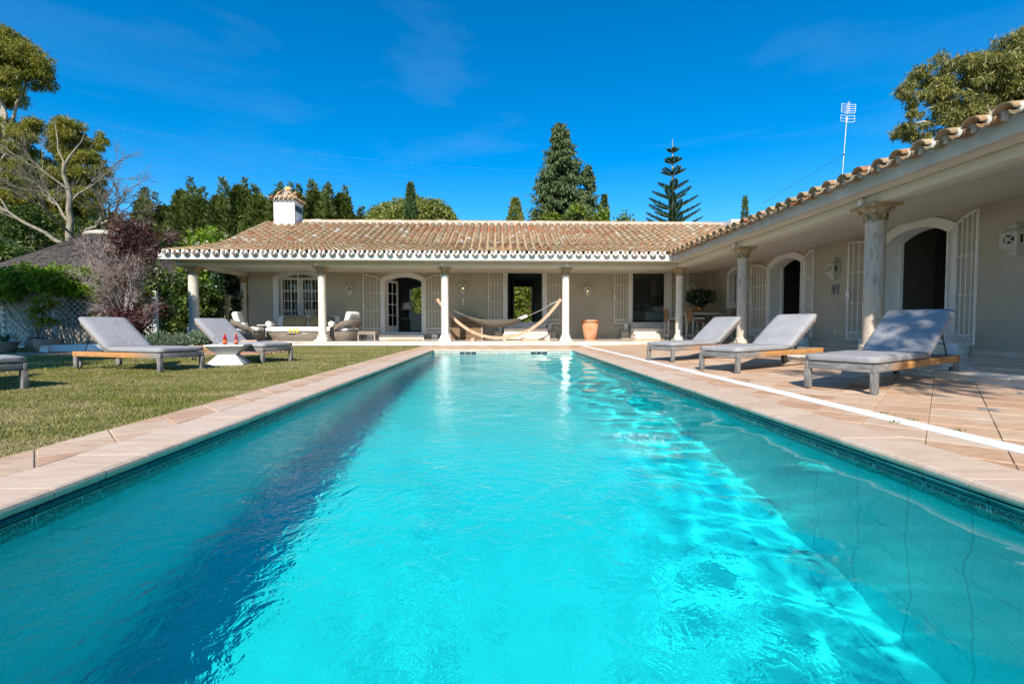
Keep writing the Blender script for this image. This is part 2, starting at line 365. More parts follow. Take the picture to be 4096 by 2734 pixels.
# pool shell
def liner_mat():
    t = Nt('pool_mosaic'); geo = t.n('NewGeometry')
    sp = t.n('SeparateXYZ'); t.l(geo.outputs['Position'], sp.inputs[0]); sn = t.n('SeparateXYZ'); t.l(geo.outputs['Normal'], sn.inputs[0])
    def grid(a, k, w):
        f = t.math('FRACT', t.math('MULTIPLY', a, k)); return t.math('LESS_THAN', f, w)
    u = t.math('ADD', sp.outputs[0], 0.); 
    wall = t.math('GREATER_THAN', t.math('ABSOLUTE', sn.outputs[0]), .5); wy = t.math('GREATER_THAN', t.math('ABSOLUTE', sn.outputs[1]), .5)
    a = t.n('Mix', data_type='FLOAT'); t.l(wall, a.inputs[0]); t.l(sp.outputs[0], a.inputs[2]); t.l(sp.outputs[2], a.inputs[3])
    b = t.n('Mix', data_type='FLOAT'); t.l(wy, b.inputs[0]); t.l(sp.outputs[1], b.inputs[2]); t.l(sp.outputs[2], b.inputs[3])
    big = t.math('MAXIMUM', grid(a.outputs[0], 3.2, .035), grid(b.outputs[0], 3.2, .035))
    sm = t.math('MAXIMUM', grid(a.outputs[0], 32, .12), grid(b.outputs[0], 32, .12))
    n = t.noise(t.coord('P'), 28, 3)
    col = t.ramp(n, [(.35, (.30, .79, .80)), (.65, (.42, .88, .88))])
    col = t.mix(t.math('MULTIPLY', sm, .2), col, (.22, .5, .54)); col = t.mix(t.math('MULTIPLY', big, .55), col, (.16, .42, .48))
    col = t.mix(t.ramp(t.noise(t.coord('P'), .8, 6), [(.45, 0), (.75, .25)]), col, (.25, .66, .70))
    return t.pbr(col, .5, 0, .3)
MT['liner'] = liner_mat()
pool = MB()
X0, X1, Y0, Y1 = PX0, PX1, PY0, PY1
def q(*p): pool.add(p, [(0, 1, 2, 3)])
q((X0, Y0, PD), (X1, Y0, PD), (X1, Y1, PD + .55), (X0, Y1, PD + .55))
q((X0, Y0, 0), (X0, Y0, PD), (X0, Y1, PD + .55), (X0, Y1, 0)); q((X1, Y0, PD), (X1, Y0, 0), (X1, Y1, 0), (X1, Y1, PD + .55))
q((X0, Y1, PD + .55), (X1, Y1, PD + .55), (X1, Y1, 0), (X0, Y1, 0)); q((X0, Y0, 0), (X1, Y0, 0), (X1, Y0, PD), (X0, Y0, PD))
pool = struct(pool.build('swimming_pool', 'liner')); pool.cycles.is_caustics_receiver = True
# water
def water_mat():
    t = Nt('pool_water'); c = t.coord('P', (1, .75, 1))
    h = t.math('ADD', t.noise(c, 7, 4, .6, .8), t.math('MULTIPLY', t.noise(c, 22, 3, .6, .5), .45))
    sx = t.n('SeparateXYZ'); t.l(t.n('NewGeometry').outputs['Position'], sx.inputs[0])
    side = t.math('ADD', t.math('SUBTRACT', sx.outputs[0], .35), t.math('MULTIPLY', t.math('SUBTRACT', t.noise(c, .9, 3), .5), .9))      # the water is calmer along one side
    h = t.math('MULTIPLY', h, t.ramp(side, [(.0, 1.), (.5, .03)]))
    bp = t.bump(h, .56, .018)
    return t.pbr((.026, .77, .82), 0, 0, .5, bp, **{'IOR': 1.333, 'Transmission Weight': 1.})
MT['water'] = water_mat()
def wave_h(x, y):
    rg = np.random.default_rng(11); h = np.zeros_like(x)
    right = 1 / (1 + np.exp(-(x - .70 - .02 * (6 - y)) * 5.0))           # calmer, longer ripples along one side
    edge = np.exp(-((x + .72 + .06 * y) / .36) ** 2)                        # ruffled streaks along the shaded side
    for lam, amp, k, r0, r1, re, ma in ((1.5, .0024, 7, .6, 1.1, .2, 1.25), (.75, .0015, 9, .22, 1.8, .3, 1.25), (.38, .00075, 11, .07, 2.0, .5, .25), (.19, .00040, 12, .03, .9, .4, .1), (.10, .00018, 14, .0, .3, .0, .1)):
        hh = np.zeros_like(x)
        for _ in range(k):
            a = rg.normal(1.25, .85); a = a if rg.uniform() > .35 else rg.normal(ma, .5); L = lam * rg.uniform(.7, 1.4); ph = rg.uniform(0, 6.28)
            wx = x + .16 * np.sin(y * 1.3 + ph) * lam; wy = y + .16 * np.sin(x * 1.7 + ph * 2) * lam
            hh += amp * rg.uniform(.5, 1.2) * np.sin(2 * pi / L * (np.cos(a) * wx + np.sin(a) * wy) + ph) / sqrt(k) * 1.3
        h += hh * (r0 + (r1 - r0) * right + re * edge)
    env = .8 + .45 * np.sin(x * .9 + y * .35 + 1) * np.cos(y * .6)
    return h * np.clip(env, .35, 1.3)
nx, ny = 380, 1050
wx_ = np.linspace(X0, X1, nx); wy_ = Y0 + (Y1 - Y0) * np.linspace(0, 1, ny) ** 1.25
gx, gy = np.meshgrid(wx_, wy_, indexing='ij'); gz = WZ + wave_h(gx, gy)
V = np.stack([gx, gy, gz], -1).reshape(-1, 3).astype(np.float32)
me = bpy.data.meshes.new('water'); me.vertices.add(len(V)); me.vertices.foreach_set('co', V.ravel())
i, j = np.meshgrid(np.arange(nx - 1), np.arange(ny - 1), indexing='ij'); i = i.ravel(); j = j.ravel()
F = np.stack([i * ny + j, (i + 1) * ny + j, (i + 1) * ny + j + 1, i * ny + j + 1], 1).astype(np.int32)
me.loops.add(F.size); me.loops.foreach_set('vertex_index', F.ravel()); me.polygons.add(len(F)); me.polygons.foreach_set('loop_start', np.arange(0, F.size, 4, dtype=np.int32)); me.polygons.foreach_set('loop_total', np.full(len(F), 4, np.int32))
me.polygons.foreach_set('use_smooth', np.ones(len(F), bool)); me.materials.append(MT['water']); me.update(calc_edges=True)
water = struct(obj('water', me)); water.cycles.is_caustics_caster = True

# coping stones: a bullnosed slab profile, one mesh shared by all
def clip_poly(poly, x0, x1, y0, y1):
    def cut(P, ax, lim, sg):
        o = []
        for i in range(len(P)):
            a, b = P[i], P[(i + 1) % len(P)]; da, db = sg * (a[ax] - lim), sg * (b[ax] - lim)
            if da <= 0: o.append(a)
            if da * db < 0: t = da / (da - db); o.append((a[0] + (b[0] - a[0]) * t, a[1] + (b[1] - a[1]) * t))
        return o
    for ax, lim, sg in ((0, x0, -1), (0, x1, 1), (1, y0, -1), (1, y1, 1)):
        poly = cut(poly, ax, lim, sg)
        if len(poly) < 3: return []
    return poly
def area(P): return abs(sum(P[i][0] * P[(i + 1) % len(P)][1] - P[(i + 1) % len(P)][0] * P[i][1] for i in range(len(P)))) / 2
def slab(poly, z0, z1, name, mat, parent, bev=.004):
    m = MB().prism(poly, z0, z1); return m.build(name, mat, parent, bevel=bev, seg=1, smooth=False)
def coping_mesh(w):
    # x: 0 = lip over the water .. .335, y: width w
    prof = [(.335, -.05), (.0, -.05), (-.012, -.044), (-.02, -.032), (-.021, -.02), (-.016, -.008), (-.006, -.0015), (.006, 0), (.335, 0)]
    m = MB(); n = len(prof); h = w / 2
    m.add([(x, -h, z) for x, z in prof] + [(x, h, z) for x, z in prof], [list(range(n)), list(range(2 * n - 1, n - 1, -1))] + [(i, i + n, (i + 1) % n + n, (i + 1) % n) for i in range(n)])
    return m.mesh('coping_stone', 'coping')
cs = coping_mesh(.2395)
for k in range(57):
    y = PY0 - .12 + .2435 * k
    if y > PY1 + .1: break
    obj('coping_stone', cs, pool, (PX1, y, random.uniform(-.0012, .0012)), random.uniform(-.003, .003))
    obj('coping_stone', cs, pool, (PX0, y, random.uniform(-.0012, .0012)), pi + random.uniform(-.003, .003))
for k in range(16):
    obj('coping_stone', cs, pool, (PX0 + .125 + .2418 * k, PY1, random.uniform(-.001, .001)), pi / 2)
# glazed teal cove under the lip and the frieze tiles at the waterline
def frieze_mat(nm='frieze_print', g0=(.05, .24, .22), g1=(.16, .38, .34), dkc=(.006, .028, .028)):
    t = Nt(nm); tc = t.n('TexCoord'); sp = t.n('SeparateXYZ'); t.l(tc.outputs['Object'], sp.inputs[0])
    u = t.math('DIVIDE', sp.outputs[1], .287); v = t.math('DIVIDE', sp.outputs[2], .13)      # u -.5...5, v 0..-1
    gl = t.ramp(t.noise(t.coord('P'), 18, 4), [(.3, g0), (.7, g1)])
    ins = lambda a, lo, hi: t.math('MULTIPLY', t.math('GREATER_THAN', a, lo), t.math('LESS_THAN', a, hi))
    up = t.math('MULTIPLY', ins(v, -.26, -.07), ins(u, -.47, .47))
    # two dark hill shapes per tile
    f = t.math('FRACT', t.math('ADD', t.math('MULTIPLY', u, 2.), .9))
    hill = t.ramp(f, [(0, .06), (.18, .12), (.30, .62), (.46, .70), (.60, .40), (.85, .08), (1, .06)])
    hill = t.math('ADD', hill, t.math('MULTIPLY', t.math('SUBTRACT', t.noise(t.coord('P'), 70, 2), .5), .12))
    band = t.math('LESS_THAN', t.math('ADD', v, .92), t.math('MULTIPLY', hill, .75)); low = t.math('GREATER_THAN', t.math('ADD', v, .92), t.math('SUBTRACT', t.math('MULTIPLY', hill, .75), .22))
    hl = t.math('MULTIPLY', band, t.math('MAXIMUM', low, t.math('GREATER_THAN', t.noise(t.coord('P'), 90, 2), .52)))
    craq = t.n('TexVoronoi', feature='DISTANCE_TO_EDGE'); t.l(t.coord('P'), craq.inputs['Vector']); craq.inputs['Scale'].default_value = 85
    ck = t.math('GREATER_THAN', craq.outputs['Distance'], .06)
    dk = t.math('MULTIPLY', t.math('MAXIMUM', up, hl), ck)
    return t.pbr(t.mix(dk, gl, dkc), .15, 0, .5)
MT['frieze'] = frieze_mat(); MT['sunlit_frieze_print'] = frieze_mat('sunlit_frieze_print', (.50, .48, .41), (.60, .58, .52), (.22, .20, .16))  # second print is cream: direct sun on the far wall put into the colour
cv = MB(); pr = [(.004, -.05), (-.012, -.053), (-.016, -.060), (-.006, -.068), (-.006, -.074), (-.011, -.078), (-.004, -.084), (.004, -.084)]; h = .142; n = len(pr)
cv.add([(x, -h, z) for x, z in pr] + [(x, h, z) for x, z in pr], [(i, i + n, i + 1 + n, i + 1) for i in range(n - 1)] + [list(range(n)), list(range(2 * n - 1, n - 1, -1))])
cvm = cv.mesh('cove_tile', 'teal_glaze'); ft = MB().box((0, 0, -.065), (.008, .286, .13)).mesh('frieze_tile', 'frieze')
MT['teal_lip'] = MT['teal_glaze']
cv2 = MB(); pr = [(.0, -.004), (-.0215, -.016), (-.0235, -.030), (-.015, -.046), (-.002, -.051), (.0, -.051)]; n = len(pr)
def wallrun(x, y, rz):
    obj('cove_tile', cvm, pool, (x, y, 0), rz); o = obj('frieze_tile', ft, pool, (x, y, -.078), rz); o.cycles.is_caustics_receiver = True
for k in range(47):
    y = PY0 + .145 + .29 * k
    if y < PY1 - .1: wallrun(PX1 - .002, y, 0); wallrun(PX0 + .002, y, pi)
MT['sunlit_frieze'] = gmat('sunlit_frieze_glaze', [(.50, .48, .42), (.62, .60, .54)], 8, .2, .1, 40)  # cove glaze recoloured pale to stand for sunlight on the far wall
cvf = cvm.copy(); cvf.materials[0] = MT['sunlit_frieze']; ft2 = MB().box((0, 0, -.065), (.008, .286, .13)).mesh('frieze_tile', 'sunlit_frieze_print')
for k in range(13):
    x = PX0 + .15 + .291 * k; obj('cove_tile', cvf, pool, (x, PY1 - .002, 0), pi / 2); o = obj('frieze_tile', ft2, pool, (x, PY1 - .002, -.078), pi / 2); o.cycles.is_caustics_receiver = True
for x in (-.865, 1.105):                       # skimmer mouths in the far wall
    m = MB()
    m.bx(-.245, .245, -.018, -.008, -.10, -.093); m.bx(-.245, .245, -.018, -.008, -.215, -.208); m.bx(-.245, -.235, -.018, -.008, -.208, -.1); m.bx(.235, .245, -.018, -.008, -.208, -.1)
    m.bx(-.235, .235, -.013, -.010, -.208, -.1, 1)
    for xx in (-.08, .08): m.bx(xx - .004, xx + .004, -.017, -.0135, -.207, -.101)
    obj('skimmer', m.mesh('skimmer', ['trim_white', 'dark']), pool, (x, PY1, .045))

# clay paved deck laid on the diagonal
def deck_z(x): return max(0., x - 2.9) * .026
dk = MB()
def sheet(x0, x1, y0, y1, z0, z1): dk.add([(x0, y0, z0), (x1, y0, z1), (x1, y1, z1), (x0, y1, z0)], [(0, 1, 2, 3)])
sheet(PX1 + .33, 2.9, -3, TFY, -.006, -.006); sheet(2.9, TFX + .02, -3, TFY, -.006, deck_z(TFX) - .006)
sheet(-2.52, PX0 - .33, -3, TFY, -.006, -.006); sheet(PX0 - .33, PX1 + .33, PY1 + .33, TFY, -.006, -.006); sheet(PX0 - .33, PX1 + .33, -3, PY0 - .3, -.006, -.006)
deck = struct(dk.build('pool_deck', 'grout'))
cells = []; A = .3225; c45 = sqrt(.5)
def sq(cx, cy, hx, hy): return [(cx + (u * hx - v * hy) * c45, cy + (u * hx + v * hy) * c45) for u, v in ((-1, -1), (1, -1), (1, 1), (-1, 1))]
regions = [(PX1 + .338, 2.700, -1.5, PY1 + .34), (2.872, TFX - .004, -1.5, TFY - .006), (-2.495, PX0 - .338, -1.5, TFY - .006), (PX0 - .338, PX1 + .338, PY1 + .342, TFY - .006), (PX1 + .338, 2.700, PY1 + .34, TFY - .006)]
for u in range(-70, 70):
    for v in range(-70, 70):
        # joints one way are wide, the other way narrow
        cx, cy = 2.36 + (u - v) * A * c45 + .11, 2.2 + (u + v) * A * c45 + .12
        if not (-3 < cx < 5.6 and -2 < cy < 15.4): continue
        P = sq(cx, cy, A / 2 - .0065, A / 2 - .0025)
        for R in regions:
            Q = clip_poly(P, *R)
            if len(Q) >= 3 and area(Q) > .004: cells.append((cx * cx + cy * cy + (200 if cy < .9 else 0), Q, len(Q) == 4 and area(Q) > .098))
cells.sort(key=lambda c: c[0]); rest = MB()
for k, (d, Q, full) in enumerate(cells):
    cx = sum(p[0] for p in Q) / len(Q); cy = sum(p[1] for p in Q) / len(Q); z = deck_z(cx); ti = .026 if cx > 2.9 else 0; dz = random.uniform(-.0015, .0015)
    top = [(x, y, z + (x - cx) * ti + dz) for x, y in Q]; m = MB(); n = len(Q)
    fs = [list(range(n, 2 * n))] + [(i, (i + 1) % n, n + (i + 1) % n, n + i) for i in range(n)]
    inn = [(cx + (x - cx) * .985, cy + (y - cy) * .985, zz) for x, y, zz in top]; top2 = [(x, y, zz - .003) for x, y, zz in top]; bot = [(x, y, zz - .02) for x, y, zz in top]
    vs = bot + top2 + inn; fs = [list(range(2 * n, 3 * n))] + [(i, (i + 1) % n, n + (i + 1) % n, n + i) for i in range(n)] + [(n + i, n + (i + 1) % n, 2 * n + (i + 1) % n, 2 * n + i) for i in range(n)]
    if k < 300: m.add(vs, fs); m.build('paving_tile', 'paver', deck)
    else: rest.add(vs, fs)
struct(rest.build('paving_tiles', 'paver', deck), 'stuff')
MT['star'] = flat('blue_grey_glaze', (.19, .22, .24), .35)
for (x, y) in [(3.72, 3.34), (4.75, 3.95), (4.55, 3.28), (4.11, 2.93)]:
    P = [(r * cos(a), r * sin(a)) for i in range(8) for r, a in [((.085 if i % 2 == 0 else .025), i * pi / 4)]]
    MB().prism(P, 0, .004).build('star_inset', 'star', deck, (x, y, deck_z(x) + .001))
# white slotted drain channel
def drain_mat():
    t = Nt('drain_plastic'); tc = t.n('TexCoord'); sp = t.n('SeparateXYZ'); t.l(tc.outputs['Object'], sp.inputs[0])
    fx = t.math('FRACT', t.math('MULTIPLY', sp.outputs[0], 24)); fy = t.math('FRACT', t.math('MULTIPLY', sp.outputs[1], 34))
    ins = lambda a, lo, hi: t.math('MULTIPLY', t.math('GREATER_THAN', a, lo), t.math('LESS_THAN', a, hi))
    k = t.math('MULTIPLY', ins(fx, .2, .8), ins(fy, .35, .7)); 
    dn = t.ramp(t.noise(t.coord('P'), 2.2, 6, .6), [(.42, (.70, .68, .64)), (.62, (.80, .79, .76))])
    return t.pbr(t.mix(t.math('MULTIPLY', k, .35), dn, (.40, .39, .37)), .55, 0, .3)
MT['drain'] = drain_mat()
dm = MB(); dm.box((0, 0, -.008), (.166, .498, .02)); _ = 0
dm = dm.mesh('drain_grate', 'drain', bevel=.002, seg=1, smooth=False)
for k in range(34): obj('drain_grate', dm, deck, (2.786, -1.3 + .5 * k - .25 + .3, .001), random.uniform(-.002, .002))

# raised terrace under the porch
tr = MB(); tr.bx(-10.6, 8.4, TFY + .04, 18.6, -.05, TZ - .022); tr.bx(TFX + .04, 8.4, -3, TFY + .04, -.05, TZ - .022)
terr = struct(tr.build('terrace', 'marble_step'))
slabs = MB(); idx = 0
def floor_tiles(x0, x1, y0, y1, s):
    xs = np.arange(x0, x1 - .02, s); ys = np.arange(y0, y1 - .02, s)
    return [(x, min(x + s, x1), y, min(y + s, y1)) for x in xs for y in ys]
ft_ = floor_tiles(-10.6, 8.38, TFY + .33, 18.2, .6) + floor_tiles(TFX + .33, 8.38, -2.4, TFY + .33, .6)
ft_.sort(key=lambda r: (r[0] ** 2 + r[2] ** 2) + (500 if r[2] < 2 else 0))
for k, (x0, x1, y0, y1) in enumerate(ft_):
    if k < 200: MB().bx(x0 + .0012, x1 - .0012, y0 + .0012, y1 - .0012, TZ - .02, TZ + random.uniform(-.0006, .0004)).build('floor_tile', 'terrace_marble', terr)
    else: slabs.bx(x0 + .0012, x1 - .0012, y0 + .0012, y1 - .0012, TZ - .02, TZ)
struct(slabs.build('floor_tiles', 'terrace_marble', terr), 'stuff')
edge = MB().bx(-.3985, .3985, 0, .355, -.03, 0).mesh('step_nosing', 'marble_step', bevel=.008); ris = MB().bx(-.3985, .3985, .018, .05, -.12, -.031).mesh('step_riser', 'marble_step')
for k in range(20):
    x = -10.2 + .8 * k
    if x < TFX - .1: obj('step_nosing', edge, terr, (x, TFY - .02, TZ)); obj('step_riser', ris, terr, (x, TFY - .02, TZ))
for k in range(21):
    y = -1.6 + .8 * k
    if y < TFY + .2: obj('step_nosing', edge, terr, (TFX - .02, y, TZ), -pi / 2); obj('step_riser', ris, terr, (TFX - .02, y, TZ), -pi / 2)
# ------------------------------------------------------------------ villa
villa = thing('villa', 'long single-storey villa with clay tile roof, columned porches and arched doors around the pool', 'house')
def arc(uc, half, zs, zc, n=14, x0=None):
    h = zc - zs; R = (half * half + h * h) / (2 * h); zc0 = zc - R; a = math.asin(half / R)
    return [(uc + R * sin(t), zc0 + R * cos(t)) for t in [a - 2 * a * i / n for i in range(n + 1)]]     # right to left
def hole(uc, half, z0, zs, zc): return [(uc - half, z0), (uc + half, z0)] + arc(uc, half, zs, zc)
def wall(name, outer, holes, P, thick, mat, rmat='trim_white'):
    """P(u, z, d) -> world, d = depth into the wall"""
    m = MB(); loops = [outer] + holes
    tri = tessellate_polygon([[Vector((u, z, 0)) for u, z in L] for L in loops]); flatl = [p for L in loops for p in L]
    for d, rev in ((0, 0), (thick, 1)):
        vs = [P(u, z, d) for u, z in flatl]; m.add(vs, [t[::-1] if rev else list(t) for t in tri])
    for k, L in enumerate(loops):
        n = len(L); m.add([P(u, z, 0) for u, z in L] + [P(u, z, thick) for u, z in L], [(i, (i + 1) % n, n + (i + 1) % n, n + i) for i in range(n)], 0 if k == 0 else 1)
    o = m.build(name, [mat, rmat], villa)
    bm = bmesh.new(); bm.from_mesh(o.data); bmesh.ops.remove_doubles(bm, verts=bm.verts, dist=1e-5); bmesh.ops.recalc_face_normals(bm, faces=bm.faces); bm.to_mesh(o.data); bm.free()
    return o
PL = lambda u, z, d: (u, WY + d, z)          # wing facing the pool end
PR = lambda u, z, d: (WX + d, u, z)          # wing along the pool
DL = [(-7.89, .80, .39, 2.47, 2.68), (-3.80, .72, .39, 2.41, 2.60), (1.03, .70, .79, 2.76, 2.93), (6.06, .70, .79, 2.76, 2.93)]
DR = [(15.90, .54, 1.36, 2.46, 2.66), (13.17, .72, .39, 2.40, 2.62), (9.02, .70, .39, 2.40, 2.62)]
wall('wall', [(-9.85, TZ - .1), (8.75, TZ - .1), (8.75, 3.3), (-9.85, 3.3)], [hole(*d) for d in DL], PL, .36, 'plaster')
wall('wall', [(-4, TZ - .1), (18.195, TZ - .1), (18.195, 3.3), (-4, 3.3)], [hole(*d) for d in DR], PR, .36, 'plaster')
def surround(d, P, wd=.17, flatd=.03, foot=None):
    uc, half, z0, zs, zc = d; f = z0 if foot is None else foot
    inn = [(uc + half, f)] + arc(uc, half, zs, zc) + [(uc - half, f)]
    h = zc - zs; out = [(uc + half + wd, f)] + arc(uc, half + wd, zs + wd * .62, zc + wd, 14) + [(uc - half - wd, f)]
    n = len(inn); m = MB(); vs = [P(u, z, -flatd) for u, z in out] + [P(u, z, -flatd) for u, z in inn] + [P(u, z, .002) for u, z in out] + [P(u, z, .002) for u, z in inn]
    fs = []
    for i in range(n - 1): fs += [(i, i + 1, n + i + 1, n + i), (2 * n + i, 2 * n + i + 1, i + 1, i), (n + i, n + i + 1, 3 * n + i + 1, 3 * n + i)]
    m.add(vs, fs); return m.build('door_surround' if z0 < 1 else 'window_surround', 'trim_white', villa)
for d in DL: surround(d, PL, .18, foot=d[2] - .05)
for d in DR: surround(d, PR, .18 if d[2] < 1 else .13, foot=d[2] - (.05 if d[2] < 1 else 0))
# sills / thresholds, steps, plinth blocks
def blk(name, mat, *b, bev=.006): return MB().bx(*b).build(name, mat, villa, bevel=bev)
for uc, half, z0, zs, zc in DL: blk('threshold', 'trim_white', uc - half - .16, uc + half + .16, WY - .05, WY + .4, z0 - .06, z0 + .012)
for uc, half, z0, zs, zc in DR[1:]: blk('threshold', 'trim_white', WX - .05, WX + .4, uc - half - .16, uc + half + .16, z0 - .06, z0 + .012)
blk('window_sill', 'trim_white', WX - .06, WX + .2, DR[0][0] - .70, DR[0][0] + .70, 1.30, 1.362)
blk('step', 'marble_step', -4.66, -2.94, WY - .42, WY - .004, TZ, .318)
for x in (-4.94, -2.66): blk('plinth_block', 'trim_white', x - .24 * (x < -3.8) , x + .24 * (x > -3.8), WY - .22, WY - .004, TZ + .06, .33); blk('plinth_block', 'marble_step', x - .26 * (x < -3.8), x + .26 * (x > -3.8), WY - .26, WY - .004, TZ, TZ + .058)
for xc in (1.03, 6.06):
    for k, (zt, yd, hw) in enumerate(((.352, 1.02, .88), (.548, .70, .84), (.728, .38, .80))):
        blk('step', 'marble_step', xc - hw, xc + hw, WY - yd, WY - .004, TZ if k == 0 else (.352, .548)[k - 1] + .001, zt - .032, bev=.003); blk('step_tread', 'marble_step', xc - hw - .012, xc + hw + .012, WY - yd - .022, WY - .004, zt - .031, zt, bev=.008)
    for sx in (-1, 1):
        blk('plinth_block', 'trim_white', xc + sx * .98 - .07, xc + sx * .98 + .07, WY - .12, WY - .004, .45, .74); blk('plinth_block', 'plaster', xc + sx * 1.06 - .15, xc + sx * 1.06 + .15, WY - .3, WY - .004, TZ + .05, .449); blk('plinth_block', 'marble_step', xc + sx * 1.07 - .18, xc + sx * 1.07 + .18, WY - .34, WY - .004, TZ, TZ + .049)
for uc in (13.17, 9.02): blk('step', 'marble_step', WX - .40, WX - .004, uc - .9, uc + .9, TZ, .318); 
for uc in (13.17, 9.02):
    for s in (-1, 1): blk('plinth_block', 'trim_white', WX - .22, WX - .004, uc + s * 1.02 - .115, uc + s * 1.02 + .115, TZ, .34)
MT['skirt'] = gmat('skirting_marble', [(.42, .30, .22), (.55, .44, .35), (.60, .52, .44)], 3, .4, .1, 40, rand=.12)
def skirt(P, spans):
    for a, b in spans:
        n = max(1, round((b - a) / .6)); w = (b - a) / n
        for i in range(n):
            p, q_ = P(a + w * i + .001, TZ, -.014), P(a + w * (i + 1) - .001, TZ + .095, -.0005)
            MB().bx(min(p[0], q_[0]), max(p[0], q_[0]), min(p[1], q_[1]), max(p[1], q_[1]), TZ + .001, TZ + .095).build('skirting_tile', 'skirt', villa, bevel=.002, seg=1, smooth=False)
skirt(PL, [(-9.84, -8.9), (-6.9, -5.24), (-2.36, -.24), (2.3, 4.75), (7.36, 8.39)])
skirt(PR, [(14.33, 18.19), (10.2, 12.0), (3.0, 7.86)])
# porch beams, soffits, white fascias
FY, FX, EB, BB = 14.60, 5.58, 2.745, 2.60
m = MB(); m.bx(-10.45, 6.35, 15.08, 15.50, BB, EB - .001); m.build('beam', 'beam_plaster', villa, bevel=.012)
m = MB(); m.bx(-10.25, -9.85, 15.502, 18.9, BB, EB - .001); m.build('beam', 'beam_plaster', villa, bevel=.012)
m = MB(); m.bx(5.95, 6.35, -4, 15.078, BB, EB - .001); m.build('beam', 'beam_plaster', villa, bevel=.012)
blk('soffit', 'beam_plaster', -10.62, FX - .002, FY + .03, 18.19, EB, EB + .06, bev=0); blk('soffit', 'beam_plaster', FX + .03, 8.39, -4, 18.19, EB + .001, EB + .061, bev=0)
MT['fascia'] = gmat('whitewash', [(.70, .70, .68), (.80, .80, .78)], 4, .85, .6, 22, bdist=.01, dirt=((.52, .50, .45), .4), dscale=3)
blk('fascia', 'fascia', -10.66, FX + .13, FY, FY + .12, EB - .004, 2.96, bev=.008); MT['fascia_shade'] = gmat('shaded_weathered_fascia', [(.40, .40, .36), (.50, .50, .46)], 3, .85, .6, 22, bdist=.01, dirt=((.30, .29, .25), .5), dscale=2)  # second fascia: whitewash darkened in colour for the shaded eave, with weathering
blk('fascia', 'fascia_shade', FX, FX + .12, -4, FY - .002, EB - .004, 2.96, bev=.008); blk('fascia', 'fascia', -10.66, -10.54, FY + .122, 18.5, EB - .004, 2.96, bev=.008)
# columns
def column(x, y, r, mat, lab=None):
    pr = [(r * 1.02, .365), (r * 1.02, .39), (r, .405)] + [(r * (1 - .045 * ((z - .4) / 2) ** 1.5), z) for z in (.8, 1.2, 1.6, 2.0, 2.28)] + [(r * 1.04, 2.30), (r * 1.04, 2.325), (r * .97, 2.34)]
    o = MB().lathe(pr, 24, (0, 0, 0)).build('column', mat, villa, (x, y, 0), random.uniform(0, 6))
    b = MB(); w = r * 1.62; b.box((0, 0, TZ + .035), (2 * w, 2 * w, .07)); 
    bp = [(r * 1.55, TZ + .071), (r * 1.62, TZ + .09), (r * 1.58, TZ + .115), (r * 1.36, TZ + .135), (r * 1.28, TZ + .16), (r * 1.34, TZ + .178), (r * 1.30, TZ + .2), (r * 1.1, TZ + .215), (r * 1.05, TZ + .232)]
    b.lathe(bp, 20); e = b.build('base', mat, o, None, -o.rotation_euler.z)
    c = MB(); k = r / .12; cz = 2.335
    c.lathe([(.115 * k, cz), (.135 * k, cz + .012), (.122 * k, cz + .025), (.120 * k, cz + .08), (.138 * k, cz + .14), (.165 * k, cz + .19), (.185 * k, cz + .215)], 16)
    for q_ in range(8):       # two tiers of carved leaves and corner volutes
        a = q_ * pi / 4; R = Rz(a)
        c.ell(R @ Vector((.136 * k, 0, cz + .075)), (.016, .036 * k, .05), R, 6, 5)
        if q_ % 2: c.ell(R @ Vector((.175 * k, 0, cz + .165)), (.03 * k, .028 * k, .045), R, 7, 5)
    A_ = .205 * k; c.prism([(A_ * s1 * f1, A_ * s2 * f2) for s1, s2, f1, f2 in ((-1, -1, 1, 1), (0, -1, 1, .9), (1, -1, 1, 1), (1, 0, .9, 1), (1, 1, 1, 1), (0, 1, 1, .9), (-1, 1, 1, 1), (-1, 0, .9, 1))], 2.553, BB - .001)
    c.build('capital', 'capital', o, None, -o.rotation_euler.z)
for x, y, r, mt in [(-10.05, 15.30, .148, 'column'), (-5.87, 15.30, .126, 'column'), (-1.81, 15.30, .121, 'column_lit'), (2.24, 15.30, .118, 'column_lit'), (6.10, 15.28, .120, 'column'), (-10.05, 18.25, .128, 'column'), (6.10, 11.28, .126, 'column_grey'), (6.10, 7.27, .142, 'column_grey'), (6.10, 3.25, .135, 'column_grey')]: column(x, y, r, mt)
